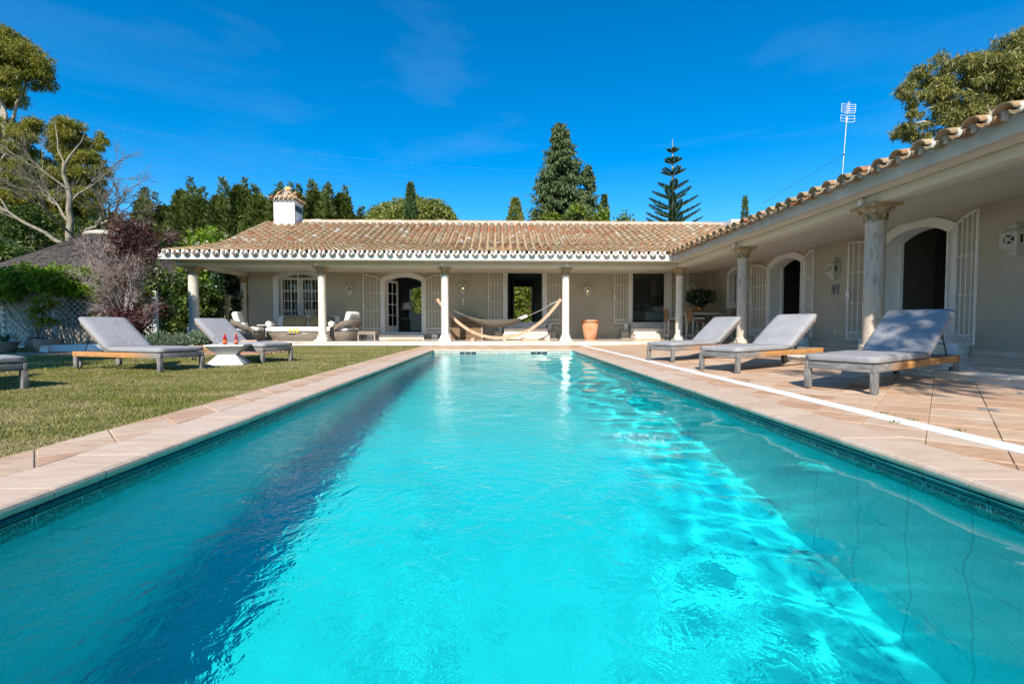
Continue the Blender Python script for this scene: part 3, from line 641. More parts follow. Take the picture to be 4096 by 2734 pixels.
# ------------------------------------------------------------------ roof
PROF = [(14.50, 2.935), (16.2, 3.32), (17.5, 3.68), (18.3, 4.0), (19.8, 4.70), (21.3, 5.37)]
def prof_at(s):
    for (a, b) in zip(PROF, PROF[1:]):
        L = math.hypot(b[0] - a[0], b[1] - a[1])
        if s <= L or b is PROF[-1]: t = s / L; return (a[0] + (b[0] - a[0]) * t, a[1] + (b[1] - a[1]) * t, atan2(b[1] - a[1], b[0] - a[0]))
        s -= L
SLEN = sum(math.hypot(b[0] - a[0], b[1] - a[1]) for a, b in zip(PROF, PROF[1:]))
def tile_mesh(r0, r1, L, up=1, n=6, span=80):
    m = MB(); th = .014; vs = []
    for (r, y) in ((r0, 0), (r1, L)):
        for rr in (r, r - th):
            for i in range(n + 1):
                a = radians(-span + 2 * span * i / n); vs.append((rr * sin(a), y, up * (rr * cos(a) - r0 * cos(radians(span)))))
    k = n + 1; fs = []
    for i in range(n):
        fs += [(i, i + 1, 2 * k + i + 1, 2 * k + i), (k + i, 3 * k + i, 3 * k + i + 1, k + i + 1), (i, k + i, k + i + 1, i + 1)]
    fs += [(0, 2 * k, 3 * k, k), (n, k + n, 3 * k + n, 2 * k + n)]
    if up < 0: fs = [f[::-1] for f in fs]
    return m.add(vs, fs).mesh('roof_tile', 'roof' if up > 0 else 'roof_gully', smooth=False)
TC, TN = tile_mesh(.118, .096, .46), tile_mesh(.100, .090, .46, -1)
for me in (TC, TN):
    me.polygons.foreach_set('use_smooth', [i % 3 != 2 for i in range(len(me.polygons))])
def tverts(me): return np.array([v.co[:] for v in me.vertices]), [list(p.vertices) for p in me.polygons]
VC, FC = tverts(TC); VN, FN = tverts(TN)
class Stuff:
    def __init__(s): s.v = []; s.f = []; s.n = 0
    def put(s, V, Fs, M):
        A_ = np.array(M); s.v.append(V @ A_[:3, :3].T + A_[:3, 3]); s.f += [[i + s.n for i in f] for f in Fs]; s.n += len(V)
    def build(s, name, mat, parent):
        me = bpy.data.meshes.new(name); me.from_pydata(np.concatenate(s.v).tolist(), [], s.f); me.materials.append(MT[mat]); me.polygons.foreach_set('use_smooth', [len(f) == 4 for f in s.f]); me.update()
        me.set_sharp_from_angle(angle=radians(40)); return struct(obj(name, me, parent), 'stuff')
YB, HB = 24.9, 3.75
r = MB(); P0 = [(y, z - .03) for y, z in PROF]; P0[0] = (14.62, 2.945)
for (a, b) in zip(P0, P0[1:]): r.add([(-10.62, a[0], a[1]), (FX + (a[0] - 14.62), a[0], a[1]), (FX + (b[0] - 14.62), b[0], b[1]), (-10.62, b[0], b[1])], [(0, 1, 2, 3)])
r.add([(-10.62, 21.3, 5.34), (12.26, 21.3, 5.34), (12.26, YB, HB), (-10.62, YB, HB)], [(0, 1, 2, 3)])
r.add([(-10.6, y, z - .005) for y, z in P0] + [(-10.6, YB, HB - .005), (-10.6, YB, 3.3), (-10.6, 18.6, 3.0), (-10.6, 14.62, 2.9)], [list(range(len(P0) + 4))[::-1]], 1)
roof1 = r.build('roof', ['roof', 'white_plaster'], villa)
r = MB()
for (a, b) in zip(P0, P0[1:]):
    xa, xb = a[0] - 14.62 + FX - .04, b[0] - 14.62 + FX - .04
    r.add([(xa, -4, a[1]), (xb, -4, b[1]), (xb, b[0], b[1]), (xa, a[0], a[1])], [(3, 2, 1, 0)])
r.add([(12.24, -4, 5.34), (16, -4, 3.7), (16, YB, 3.7), (12.24, YB, 5.34)], [(3, 2, 1, 0)])
roof2 = r.build('roof', 'roof', villa)
def tile_mat_at(u, s, main, lift, chan, jit=True):
    y, z, a = prof_at(s); a2 = a - (.062 if not chan else .03)
    j = lambda k: random.uniform(-k, k) if jit else 0
    loc = Vector((u + j(.008), y + j(.012), z + lift)); M = Matrix.Translation(loc) @ Euler((a2, j(.02), j(.022)), 'XYZ').to_matrix().to_4x4()
    if not main: M = Matrix(((0, 1, 0, FX - 14.62 - .04), (-1, 0, 0, 0), (0, 0, 1, 0), (0, 0, 0, 1))) @ M    # (u, y) -> (x = y + const, y = -u)
    return M
st1, st2, gu1, gu2, mort = Stuff(), Stuff(), Stuff(), Stuff(), MB(); nind = 0; PITCH = .30
xs = [-10.52 + PITCH * k for k in range(76)]; cand = []
for x in xs:
    for i in range(int(SLEN / .36) + 1):
        s = i * .36
        if s > SLEN - .1: continue
        y = prof_at(s)[0]
        if x > FX + (y - 14.62) + .05: continue
        cand.append((i, x, 1, s)); 
        if x + .15 < FX + (y - 14.62): cand.append((i, x + .15, 0, s - (.0 if i else .03)))
def place(c, main, stf, ind):
    i, u, cov, s = c
    M = tile_mat_at(u, max(s, 0), main, (.022 if cov else (-.022 if i else .004)), not cov)
    if not cov and i == 0: M = Matrix.Translation((0, -.02, 0)) @ M if main else Matrix.Translation((-.02, 0, 0)) @ M
    if ind: o = obj('roof_tile', TC if cov else TN, roof1 if main else roof2); o.matrix_world = M
    else: (stf if cov else (gu1 if main else gu2)).put(VC if cov else VN, FC if cov else FN, M)
cand.sort(key=lambda c: (c[0], -c[2]))
for c in cand:
    ind = nind < 212 and (c[0] == 0 or c[2]); nind += ind; place(c, True, st1, ind)
n2 = 0; PR_ = .33; us = [-14.40 + PR_ * k for k in range(58)]
for u in us:
    if -u < -3.9: continue
    for i in range(int(SLEN / .36) + 1):
        s = i * .36
        if s > SLEN - .1: continue
        x = prof_at(s)[0] - 14.62 + FX
        for cov, uu in ((1, u), (0, u + PR_ / 2)):
            if -uu > 14.55 + (x - FX): continue
            ind = i == 0 and -uu > 1.2; n2 += ind; place((i, uu, cov, s - (.03 if not cov and i == 0 else 0)), False, st2, ind)
# mirror rows that fill the corner beside the valley
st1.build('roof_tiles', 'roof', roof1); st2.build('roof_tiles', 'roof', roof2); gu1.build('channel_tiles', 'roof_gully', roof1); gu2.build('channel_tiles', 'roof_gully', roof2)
def plug(x, y, z, ax, k=1.): mort.ell((x, y, z), (.042, .06, .072) if ax else (.05, .036 * k, .062), None, 8, 6, 0, .8)
for x in xs:
    if x + .15 < FX - .1:
        for d in (-.072, .072): plug(x + .15 + d + random.uniform(-.006, .006), 14.545, 2.965 + random.uniform(-.006, .006), True)
mort.build('mortar_plugs', 'fascia', roof1)['kind'] = 'stuff'; mort = MB()
for u in us:
    if -u - PR_ / 2 < 14.5 and -u > -3.9:
        for d in (-.08, .08): plug(FX - .045, -u - PR_ / 2 + d, 2.965 + random.uniform(-.006, .006), False)
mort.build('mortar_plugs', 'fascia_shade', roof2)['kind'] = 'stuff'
# ridge course on its mortar bed
MT['mortar'] = gmat('ridge_mortar', [(.36, .32, .26), (.50, .46, .40)], 6, .9, .7, 25, bdist=.01, dirt=((.25, .21, .16), .6), dscale=5)
MB().bx(-9.0, 12.2, 21.12, 21.5, 5.18, 5.455).build('ridge_bed', 'mortar', villa, bevel=.03)
rt = tile_mesh(.12, .105, .46)
for k in range(52):
    x = -9.0 + .41 * k
    o = obj('ridge_tile', rt, roof1, (x, 21.31 + random.uniform(-.01, .01), 5.44), (random.uniform(-.02, .02), 0, 0)); o.matrix_world = Matrix.Translation((x, 21.31 + random.uniform(-.01, .01), 5.435)) @ Euler((.03, random.uniform(-.04, .04), -pi / 2 + random.uniform(-.02, .02))).to_matrix().to_4x4()
# chimneys
ch = MB(); ch.bx(-9.97, -9.06, 20.6, 21.46, 4.6, 6.19); ch.bx(-10.01, -9.02, 20.56, 21.5, 6.15, 6.21); chim = ch.build('chimney', 'white_plaster', villa, bevel=.012)
MB().bx(-9.062, -9.05, 20.68, 21.38, 5.76, 6.02).build('vent', 'dark', chim)
ct = tile_mesh(.075, .06, .42); cx_, cy_ = -9.515, 21.03
for fdir in range(4):
    for k in range(6):
        t = (k - 2.5) * .19; base = Vector((t, -.60, 6.22)); R = Rz(fdir * pi / 2)
        L = .62 - abs(t) * .75
        M = Matrix.Translation(Vector((cx_, cy_, 0)) + R @ base) @ R.to_4x4() @ Euler((radians(36), random.uniform(-.05, .05), t * -.5)).to_matrix().to_4x4()
        for q_ in range(2 if abs(t) < .3 else 1):
            o = obj('cap_tile', ct, chim); o.matrix_world = M @ Matrix.Translation((0, q_ * .30, q_ * .012)) @ Matrix.Diagonal((1, min(1, L / .42), 1, 1))
cp = MB(); cp.lathe([(.74, 6.20), (.40, 6.52), (.0, 6.78)], 4, (cx_, cy_, 0), None, 0, False); cp.build('cap_core', 'mortar', chim)
MT['lichen'] = gmat('lichen_stone', [(.50, .40, .20), (.62, .34, .05), (.66, .60, .48)], 12, .9, .5, 40)
MB().ell((cx_, cy_, 6.80), (.17, .13, .13), None, 10, 7).build('cap_stone', 'lichen', chim)
c2 = MB(); c2.bx(9.62, 10.28, 18.75, 19.35, 3.6, 5.06)
for k in range(4): c2.bx(9.70 + .15 * k, 9.76 + .15 * k, 18.742, 18.752, 4.72, 4.78, 1)
c2.build('chimney', ['white_plaster', 'dark'], villa)
# ------------------------------------------------------------------ rooms behind the openings
FL1 = .385
def room(name, x0, x1, y0, y1, z0, z1, mat, skip=''):
    m = MB()
    F_ = {'f': [(x0, y0, z0), (x1, y0, z0), (x1, y1, z0), (x0, y1, z0)], 'c': [(x0, y0, z1), (x0, y1, z1), (x1, y1, z1), (x1, y0, z1)], 'l': [(x0, y0, z0), (x0, y1, z0), (x0, y1, z1), (x0, y0, z1)], 'r': [(x1, y0, z0), (x1, y0, z1), (x1, y1, z1), (x1, y1, z0)], 'b': [(x0, y1, z0), (x1, y1, z0), (x1, y1, z1), (x0, y1, z1)]}
    for k, v in F_.items():
        if k not in skip: m.add(v, [(0, 1, 2, 3)], 1 if k == 'f' else 0)
    return m.build(name, [mat, 'room_floor'], villa)
YI = WY + .362
room('living_room', -9.6, -.6, YI, 24.4, FL1, 3.25, 'room', 'b'); room('hall', -.45, 2.9, YI, 24.4, .785, 3.4, 'room', 'b'); room('bedroom', 3.1, 9, YI, 23.2, .785, 3.4, 'room')
room('side_room', WX + .362, 12.2, 11.9, 17.9, FL1, 3.3, 'room_dark', 'l'); room('side_room', WX + .362, 11.6, 5.5, 11.7, FL1, 3.3, 'room_dark', 'l')
wall('rear_wall', [(-9.85, .1), (3.0, .1), (3.0, 3.7), (-9.85, 3.7)], [hole(-4.15, .62, 1.0, 2.55, 2.75), hole(-8.0, .3, 1.2, 2.4, 2.5), [(.62, .79), (1.76, .79), (1.76, 3.12), (.62, 3.12)]], lambda u, z, d: (u, 24.4 + d, z), .3, 'room')
# french doors (closed) behind the first pair of grilles, leaf of the second
def leaf(parent, w, h, cols, rows, foot, mat='trim_white', arch=0):
    m = MB(); t = .045; m.bx(0, .085, 0, t, 0, h); m.bx(w - .085, w, 0, t, 0, h); m.bx(.086, w - .086, .001, t - .001, 0, foot); m.bx(.086, w - .086, .001, t - .001, h - .10, h)
    cw = (w - .17) / cols; rh = (h - .1 - foot) / rows
    for c in range(1, cols): m.bx(.085 + cw * c - .013, .085 + cw * c + .013, .008, t - .008, foot, h - .1)
    for k in range(1, rows): m.bx(.085, w - .085, .01, t - .01, foot + rh * k - .013, foot + rh * k + .013)
    o = m.build('door_leaf', mat, parent, bevel=0)
    for c in range(cols):
        for k in range(rows): MB().bx(.085 + cw * c + .014, .085 + cw * (c + 1) - .014, .02, .026, foot + rh * k + .014, foot + rh * (k + 1) - .014).build('pane', 'glass', o)
    return o
for sx in (0, 1):
    o = leaf(villa, .79, 2.18, 2, 4, .42); o.location = (-8.685 + .795 * sx, WY + .2, .40)
o = leaf(villa, .70, 2.10, 2, 4, .25); o.location = (-4.50, WY + .26, .40); o.rotation_euler = (0, 0, radians(64))
h = MB(); h.box((-7.99, WY + .17, 1.43), (.05, .02, .14)); h.bar((-7.99, WY + .16, 1.47), (-8.09, WY + .15, 1.47), .016, .016); h.build('door_handle', 'black_iron', villa)
for xx in (5.37, 6.72): MB().bx(xx, xx + .03, WY + .2, WY + .25, .80, 2.80).build('sliding_frame', 'trim_white', villa)
for xx in (.60, 1.72): MB().bx(xx, xx + .06, 23.7, 24.38, .79, 3.08).build('rear_door_frame', 'black_iron', villa)
_ = 0
MB().bx(5.40, 6.72, WY + .22, WY + .226, .81, 2.78).build('pane', 'glass', villa)
# dark door leaves and a blind in the hall beyond
MB().bx(.62, 1.76, 24.2, 24.25, 2.72, 3.12).build('roller_blind', flat('blind', (.10, .16, .15), .8), villa)
dl = leaf(villa, .66, 1.98, 1, 1, .2, 'black_iron'); dl.location = (.42, WY + .28, .80); dl.rotation_euler = (0, 0, radians(72))
# moulded dark wardrobe doors and frames inside the side rooms
wd = MB(); wd.bx(11.45, 11.55, 9.0, 12.5, .4, 3.0)
for y in (9.9, 10.8, 11.6):
    for z0, z1 in ((.5, 1.15), (1.25, 2.7)):
        wd.bx(11.425, 11.449, y - .36, y - .33, z0, z1); wd.bx(11.425, 11.449, y + .33, y + .36, z0, z1); wd.bx(11.426, 11.448, y - .329, y + .329, z0, z0 + .03); wd.bx(11.426, 11.448, y - .329, y + .329, z1 - .03, z1)
wd.build('panelled_door', 'room_dark', villa)
for uc in (13.17, 9.02):
    for a_ in (-.70, .64): MB().bx(WX + .28, WX + .35, uc + a_, uc + a_ + .06, .4, 2.62).build('door_frame', 'trim_white', villa)
# ------------------------------------------------------------------ white iron grille gates
GW, GH0, GH1, GZ = .80, 2.07, 2.30, 1.0
def gate_meshes(w, h0, h1):
    top = lambda x: h0 + (h1 - h0) * sin(min(1, x / w) * pi / 2)
    f = MB(); f.bx(0, .03, -.012, .012, 0, h0); f.bx(w - .03, w, -.012, .012, 0, h1); f.bx(.03, w - .03, -.011, .011, 0, .022); f.bx(.03, w - .03, -.011, .011, .165, .185)
    for k in range(8):
        a, b = w * k / 8, w * (k + 1) / 8; f.bar((a, 0, top(a) - .012), (b, 0, top(b) - .012), .024, .024)
    for z in (.185 + (h0 - .185) * .36, .185 + (h0 - .185) * .73): f.bx(.03, w - .03, -.004, .004, z - .006, z + .006)
    rz = [.185 + (h0 - .185) * .36, .185 + (h0 - .185) * .73]
    bars = []
    for k in range(1, 6):
        x = w * k / 6; b = MB(); b.tube([(x, 0, .18), (x, 0, top(x) - .02)], .0085, 6)
        for z in rz: 
            for dz in (-.028, .0, .028): b.ell((x, 0, z + dz), (.016 if dz else .019, .016 if dz else .019, .016), None, 7, 5)
        b.ell((x, 0, .21), (.018, .018, .028), None, 7, 5); b.ell((x, 0, top(x) - .05), (.018, .018, .028), None, 7, 5)
        bars.append(b.mesh('bar', 'iron_white'))
    g = MB(); n = int(w / .082)
    for k in range(n):
        xc = .03 + (w - .06) * (k + .5) / n
        pts = [(xc + .074 * cos(t), .004 * (-1) ** k, .094 + .064 * sin(t)) for t in [2 * pi * i / 14 for i in range(15)]]
        g.tube(pts, .0065, 5, caps=False)
    return f.mesh('iron_gate', 'iron_white'), bars, g.mesh('ring_panel', 'iron_white')
GM = gate_meshes(GW, GH0, GH1)
hm = MB(); hm.bx(GW - .055, GW + .03, -.02, .02, .95, 1.16); hp = hm.mesh('lock_plate', 'iron_white', bevel=.012)
hl = MB(); hl.bar((GW - .07, -.045, 1.095), (GW + .06, -.045, 1.095), .018, .018); hl.bar((GW - .0, -.02, 1.095), (GW - .0, -.05, 1.095), .014, .014); hl.bx(GW - .018, GW + .002, -.024, .024, .985, 1.02); hlm = hl.mesh('lever_handle', 'black_iron')
def gate(x, y, z, ang, handle=False, sx=1, sz=1):
    o = obj('iron_gate', GM[0], villa, (x, y, z), ang); o.scale = (sx, 1, sz)
    for b in GM[1]: obj('bar', b, o)
    obj('ring_panel', GM[2], o)
    if handle: obj('lock_plate', hp, o); obj('lever_handle', hlm, o)
A1 = radians(4)
gate(-7.89 - .80, WY - .04, .39, 0, True, 1, 1.03); gate(-7.89 + .80, WY - .04, .39, pi, False, 1, 1.03)
gate(-4.55, WY - .06, .38, pi + A1, True); gate(-3.05, WY - .06, .38, -radians(12), False)
gate(.30, WY - .06, .73, pi + radians(10), True, .92); gate(1.76, WY - .06, .73, -radians(8), False, .95)
gate(5.33, WY - .06, .73, pi + radians(8), True, .95); gate(6.79, WY - .06, .73, -radians(8), False, .95)
gate(WX - .05, 13.92, .35, pi / 2 + radians(5), True, 1.1); gate(WX - .06, 12.42, .35, -pi / 2 - radians(14), False)
gate(WX - .05, 9.75, .33, pi / 2 + radians(5), True, 1.1); gate(WX - .06, 8.30, .33, -pi / 2 - radians(18), False, 1.02)
gate(WX - .02, 15.37, 1.38, pi / 2, False, 1.32, .56)
MB().bx(WX + .2, WX + .24, 15.37, 16.43, 1.37, 2.6).build('window_pane', flat('dim_pane', (.16, .16, .17), .15, 0, .5), villa)
# ------------------------------------------------------------------ fittings on the house walls
MT['lamp_white'] = gmat('lantern_paint', [(.46, .45, .40), (.55, .54, .49)], 8, .6, .1, 60)
def glow():
    t = Nt('bulb_glow'); e = t.n('Emission'); e.inputs[0].default_value = (1, .62, .2, 1); e.inputs[1].default_value = 6; t.l(e.outputs[0], t.out.inputs[0]); return t.m
MT['glow'] = glow()
def lantern_meshes():
    # local: -y is away from the wall, wall at y=0, z 0 .. .52
    out = {}
    b = MB(); w, d = .115, .17
    for sx in (-1, 1):
        b.bx(sx * w - .014, sx * w + .014, -d - .014, -d + .014, .16, .36); b.bx(sx * w - .014, sx * w + .014, -.03, -.003, .16, .36)
    b.bx(-w - .02, w + .02, -d - .02, -.002, .145, .165); b.bx(-w - .02, w + .02, -d - .02, -.002, .355, .372)
    b.bx(-w, w, -d - .005, -d + .006, .166, .19); b.bx(-w, w, -d - .005, -d + .006, .33, .354); b.bx(-w + .014, -w + .035, -d - .005, -d + .006, .19, .33); b.bx(w - .035, w - .014, -d - .005, -d + .006, .19, .33)
    for s in (-1, 1): b.bx(s * w - .005, s * w + .005, -d + .014, -d + .055, .166, .354); b.bx(s * w - .005, s * w + .005, -.06, -.03, .166, .354); b.bx(s * w - .005, s * w + .005, -d + .055, -.06, .166, .195); b.bx(s * w - .005, s * w + .005, -d + .055, -.06, .325, .354)
    out['body'] = b.mesh('body', 'lamp_white')
    x = MB()
    for s in (-1, 1): x.bar((-.085 * s, -d, .185), (.085 * s, -d - .001 * s, .338), .022, .008, up=(0, 1, 0))
    out['fret_cross'] = x.mesh('fret_cross', 'lamp_white')
    x = MB(); x.bx(-w + .005, w - .005, -.0035, -.0015, .17, .35); out['back_plate'] = x.mesh('back_plate', flat('lantern_back_dark', (.05, .045, .04), .8))  # near-black plate closing the back of the lantern
    x = MB()
    def frus(w0, d0, z0, w1, d1, z1): x.add([(-w0, -d0, z0), (w0, -d0, z0), (w0, -.002, z0), (-w0, -.002, z0), (-w1, -d1, z1), (w1, -d1, z1), (w1, -.002, z1), (-w1, -.002, z1)], [(0, 3, 2, 1), (4, 5, 6, 7), (0, 1, 5, 4), (1, 2, 6, 5), (2, 3, 7, 6), (3, 0, 4, 7)])
    frus(w + .015, d + .015, .373, .075, .12, .435); frus(.06, .10, .4355, .05, .085, .475); frus(.066, .108, .4755, .07, .112, .49); frus(.055, .09, .4905, .03, .06, .52)
    out['cap'] = x.mesh('cap', 'lamp_white'); x = MB(); frus(.04, .08, 0, .06, .1, .06); frus(.06, .1, .0605, w + .012, d + .012, .144); out['bracket'] = x.mesh('bracket', 'lamp_white')
    x = MB(); x.ell((0, -.085, .235), (.022, .022, .04), None, 8, 6); out['bulb'] = x.mesh('bulb', 'glow')
    x = MB(); x.lathe([(.02, .166), (.02, .24)], 8, (0, -.085, 0)); out['candle'] = x.mesh('candle', flat('wax', (.6, .55, .45), .6))
    return out
LN = lantern_meshes(); WHITE_L = 'lanterns on the porch walls'
for (x, y, z, rz, lit, lab) in [(-5.87, WY, 1.84, 0, 0, 'unlit white wall lantern between the sofa corner and the open arched glass doors'), (-1.44, WY, 1.90, 0, 1, 'lit white wall lantern above the wicker trunk behind the hammock'), (3.52, WY, 1.80, 0, 1, 'lit white wall lantern above the big terracotta pot'), (7.73, WY, 1.87, 0, 0, 'unlit white wall lantern above the leafy plant in the porch corner'),
                           (WX, 14.95, 1.81, -pi / 2, 0, 'white wall lantern seen through a folded-back grille behind a grey column'), (WX, 11.17, 1.81, -pi / 2, 0, 'white wall lantern above the grey intercom panel'), (WX, 7.18, 1.79, -pi / 2, 0, 'large-looking white wall lantern cut off by the edge of the photo')]:
    t = thing('wall_lantern', lab, 'lantern', (x, y, z), rz, WHITE_L)
    for k, me in LN.items():
        if k == 'bulb' and not lit: continue
        obj(k, me, t)
MT['steel_grey'] = gmat('grey_paint_metal', [(.20, .20, .19), (.24, .24, .23)], 6, .4, 0, metal=.3)
t = thing('intercom', 'grey wall intercom panel with a dark slot under a lantern', 'intercom', (WX, 11.17, 1.43), -pi / 2); MB().bx(-.11, .11, -.035, 0, 0, .25).build('housing', 'steel_grey', t, bevel=.008); MB().bx(-.012, .012, -.038, -.0352, .06, .2).build('slot', 'dark', t)
t = thing('remote_holder', 'slim white remote holder on the wall below a lit lantern', 'remote', (-1.43, WY, 1.46)); MB().bx(-.03, .03, -.03, 0, 0, .28).build('case', 'trim_white', t, bevel=.008); MB().lathe([(.012, .02), (.012, .05)], 8, (0, -.032, 0)).build('knob', 'lamp_white', t)
MT['ivory'] = flat('ivory_plastic', (.55, .48, .33), .4)
for (P, lab) in [((2.26, WY, .53, 0), 'ivory wall socket low beside the hammock door steps'), ((4.50, WY, .53, 0), 'ivory double wall socket with a plug, nearer the terracotta pot'), ((4.78, WY, .53, 0), 'ivory wall socket close to the bedroom door steps'), ((WX, 11.16, .49, -pi / 2), 'ivory wall socket low on the wall below the intercom')]:
    t = thing('wall_socket', lab, 'socket', P[:3], P[3], 'sockets on the porch walls'); MB().bx(-.042, .042, -.012, 0, 0, .085).build('plate', 'ivory', t, bevel=.004); MB().bx(-.022, .022, -.016, -.0121, .022, .063).build('insert', 'trim_white', t)
for (x, y, rz, lab) in [(-5.95, 15.08, 0, 'small white box spotlight on the beam over the column by the sofa'), (-1.86, 15.08, 0, 'small white box spotlight on the beam over the hammock column with the trunk'), (2.24, 15.08, 0, 'small white box spotlight on the beam over the bright column near the terracotta pot'), (6.12, 15.08, 0, 'small white box spotlight on the beam over the inner corner column'), (5.95, 11.35, -pi / 2, 'small white box spotlight over the cracked grey column'), (5.95, 7.35, -pi / 2, 'small white box spotlight over the nearest grey column')]:
    t = thing('spotlight', lab, 'spotlight', (x, y, 2.615), rz, 'box spotlights along the porch beams'); MB().bx(-.04, .04, -.07, 0, 0, .10).build('housing', 'trim_white', t, bevel=.004); MB().bx(-.03, .03, -.06, -.01, -.004, -.0002).build('lens', 'steel_grey', t); MB().bx(-.01, .01, -.05, -.005, .1005, .125).build('mount', 'trim_white', t)

# ------------------------------------------------------------------ sun loungers
def teak():
    t = Nt('weathered_teak'); tc = t.n('TexCoord'); sp = t.n('SeparateXYZ'); t.l(tc.outputs['Object'], sp.inputs[0])
    g = t.noise(t.coord('O', (3, 40, 40)), 2.2, 8, .65, .5); blot = t.noise(t.coord('P'), 2.5, 4)
    k = t.math('ADD', t.math('MULTIPLY', sp.outputs[0], 1.0), t.math('MULTIPLY', t.math('SUBTRACT', blot, .5), .9))
    k = t.ramp(k, [(.22, 0), (.75, 1)])
    grey = t.ramp(g, [(.3, (.09, .086, .08)), (.5, (.19, .18, .17)), (.7, (.32, .305, .285))]); warm = t.ramp(g, [(.3, (.25, .10, .03)), (.5, (.46, .22, .075)), (.7, (.56, .33, .14))])
    return t.pbr(t.mix(k, grey, warm), .6, 0, .3, t.bump(g, .4, .002))
MT['teak'] = teak()
MT['teak_grey'] = gmat('grey_teak', [(.08, .077, .073), (.175, .168, .16), (.30, .29, .275)], 2.2, .7, .4, 30, co='O', st=(25, 25, 3), detail=8)
MT['teak_grey_rail'] = gmat('grey_teak_rail', [(.08, .077, .073), (.175, .168, .16), (.30, .29, .275)], 2.2, .7, .4, 30, co='O', st=(25, 3, 25), detail=8)
MT['mattress'] = gmat('lounger_canvas', [(.265, .262, .272), (.315, .31, .32)], 5, .85, .35, 220, co='O', bdist=.001, dirt=((.21, .20, .195), .5), dscale=2, rand=.07, wrinkle=.5)
def cushion_mesh(name, lx, ly, lz, mat, r=.028):
    bm = bmesh.new(); bmesh.ops.create_cube(bm, size=1)
    for v in bm.verts: v.co = Vector((v.co.x * lx, v.co.y * ly, v.co.z * lz))
    bmesh.ops.subdivide_edges(bm, edges=[e for e in bm.edges], cuts=9, use_grid_fill=True)
    for v in bm.verts:
        p = v.co; q_ = [p.x, p.y, p.z]; h = (lx / 2, ly / 2, lz / 2)
        inner = Vector([max(-h[i] + r, min(h[i] - r, q_[i])) for i in range(3)]); d = p - inner
        if d.length > 1e-6: v.co = inner + d.normalized() * r
        v.co.z += .004 * mnoise.noise(Vector((p.x * 4, p.y * 4, 0)) ) * (1 if p.z > 0 else 0)
        if p.z > 0: v.co.z += .008 * (1 - (2 * p.x / lx) ** 2) * (1 - (2 * p.y / ly) ** 2)
    me = bpy.data.meshes.new(name); bm.to_mesh(me); bm.free(); me.materials.append(MT[mat]); me.polygons.foreach_set('use_smooth', [True] * len(me.polygons)); return me
LL, LW, FT, BA = 2.06, .63, .275, radians(35)
def make_lounger():
    t = thing('sun_lounger', 'x', 'sun lounger', group='grey cushioned sun loungers round the pool')
    rail = MB().bx(0, LL, -.016, .016, -.0375, .0375).mesh('side_rail', 'teak', bevel=.004)
    for y in (.018, LW - .018): obj('side_rail', rail, t, (0, y, FT - .038))
    m = MB().bx(-.014, .014, -LW / 2 + .035, LW / 2 - .035, -.0375, .0375).mesh('end_rail', 'teak_grey_rail', bevel=.004); obj('end_rail', m, t, (.016, LW / 2, FT - .038)); m2 = MB().bx(-.014, .014, -LW / 2 + .035, LW / 2 - .035, -.0375, .0375).mesh('end_rail', 'teak', bevel=.004); obj('end_rail', m2, t, (LL - .016, LW / 2, FT - .038))
    lg = MB().bx(-.03, .03, -.027, .027, -.1, .1).mesh('leg', 'teak_grey', bevel=.004)
    for y in (.022, LW - .022): obj('leg', lg, t, (.031, y, .1))
    rl = MB().bx(-.038, .038, -.017, .017, -.085, .085).mesh('leg', 'teak', bevel=.004)
    wh = MB(); wh.lathe([(.0, -.014), (.035, -.014), (.058, -.012), (.062, -.006), (.062, .006), (.058, .012), (.035, .014), (0, .014)], 20, (0, 0, 0), Rx(pi / 2)); whm = wh.mesh('wheel', 'teak'); ty = MB(); ty.lathe([(.0625, -.011), (.070, -.009), (.070, .009), (.0625, .011)], 20, (0, 0, 0), Rx(pi / 2), caps=False); tym = ty.mesh('tyre', 'dark')
    for s, y in ((1, .022), (-1, LW - .022)):
        obj('leg', rl, t, (LL - .045, y, .115)); w = obj('wheel', whm, t, (LL - .06, y + s * .034, .07)); obj('tyre', tym, w)
    sl = MB().bx(-.03, .03, -LW / 2 + .036, LW / 2 - .036, -.008, .008).mesh('slat', 'teak')
    for k in range(15): obj('slat', sl, t, (.09 + .077 * k, LW / 2, FT - .014))
    hx, hz = 1.22, FT + .008
    sm = cushion_mesh('seat_cushion', 1.225, LW + .0, .075, 'mattress'); obj('seat_cushion', sm, t, (.608, LW / 2, FT + .040))
    bo = obj('back_rest', MB().bx(0, .80, -LW / 2 + .04, -LW / 2 + .075, -.03, 0).bx(0, .80, LW / 2 - .075, LW / 2 - .04, -.03, 0).mesh('back_rest', 'teak'), t, (hx + .02, LW / 2, hz), (0, -BA, 0))
    for k in range(9): obj('slat', sl, bo, (.07 + .085 * k, 0, -.034))
    bc = cushion_mesh('back_cushion', .83, LW + .0, .075, 'mattress'); obj('back_cushion', bc, t, (hx + .015 + .405 * cos(BA) - .045 * sin(BA), LW / 2, hz + .405 * sin(BA) + .045 * cos(BA)), (0, -BA, 0))
    st = MB(); e = (hx + .02 + .52 * cos(BA), FT + .52 * sin(BA) - .03)
    for y in (.05, LW - .05): st.tube([(e[0], y, e[1]), (hx + .62, y, FT - .03)], .006, 6)
    st.tube([(e[0], .05, e[1]), (e[0], LW - .05, e[1])], .006, 6); st.build('prop', 'black_iron', t)
    return t
lg0 = make_lounger()
def put_lounger(ox, oy, dx, dy, z, lab, first=[True]):
    a = atan2(dy, dx); r = lg0 if first[0] else dup(lg0); first[0] = False
    r.location = (ox, oy, z); r.rotation_euler = (0, 0, a); r['label'] = lab; return r
L3 = put_lounger(3.50, 4.12, .882, .471, .018, 'nearest sun lounger on the paving, its grey back cushion dappled with leaf shadow'); L3.rotation_euler[1] = -.014
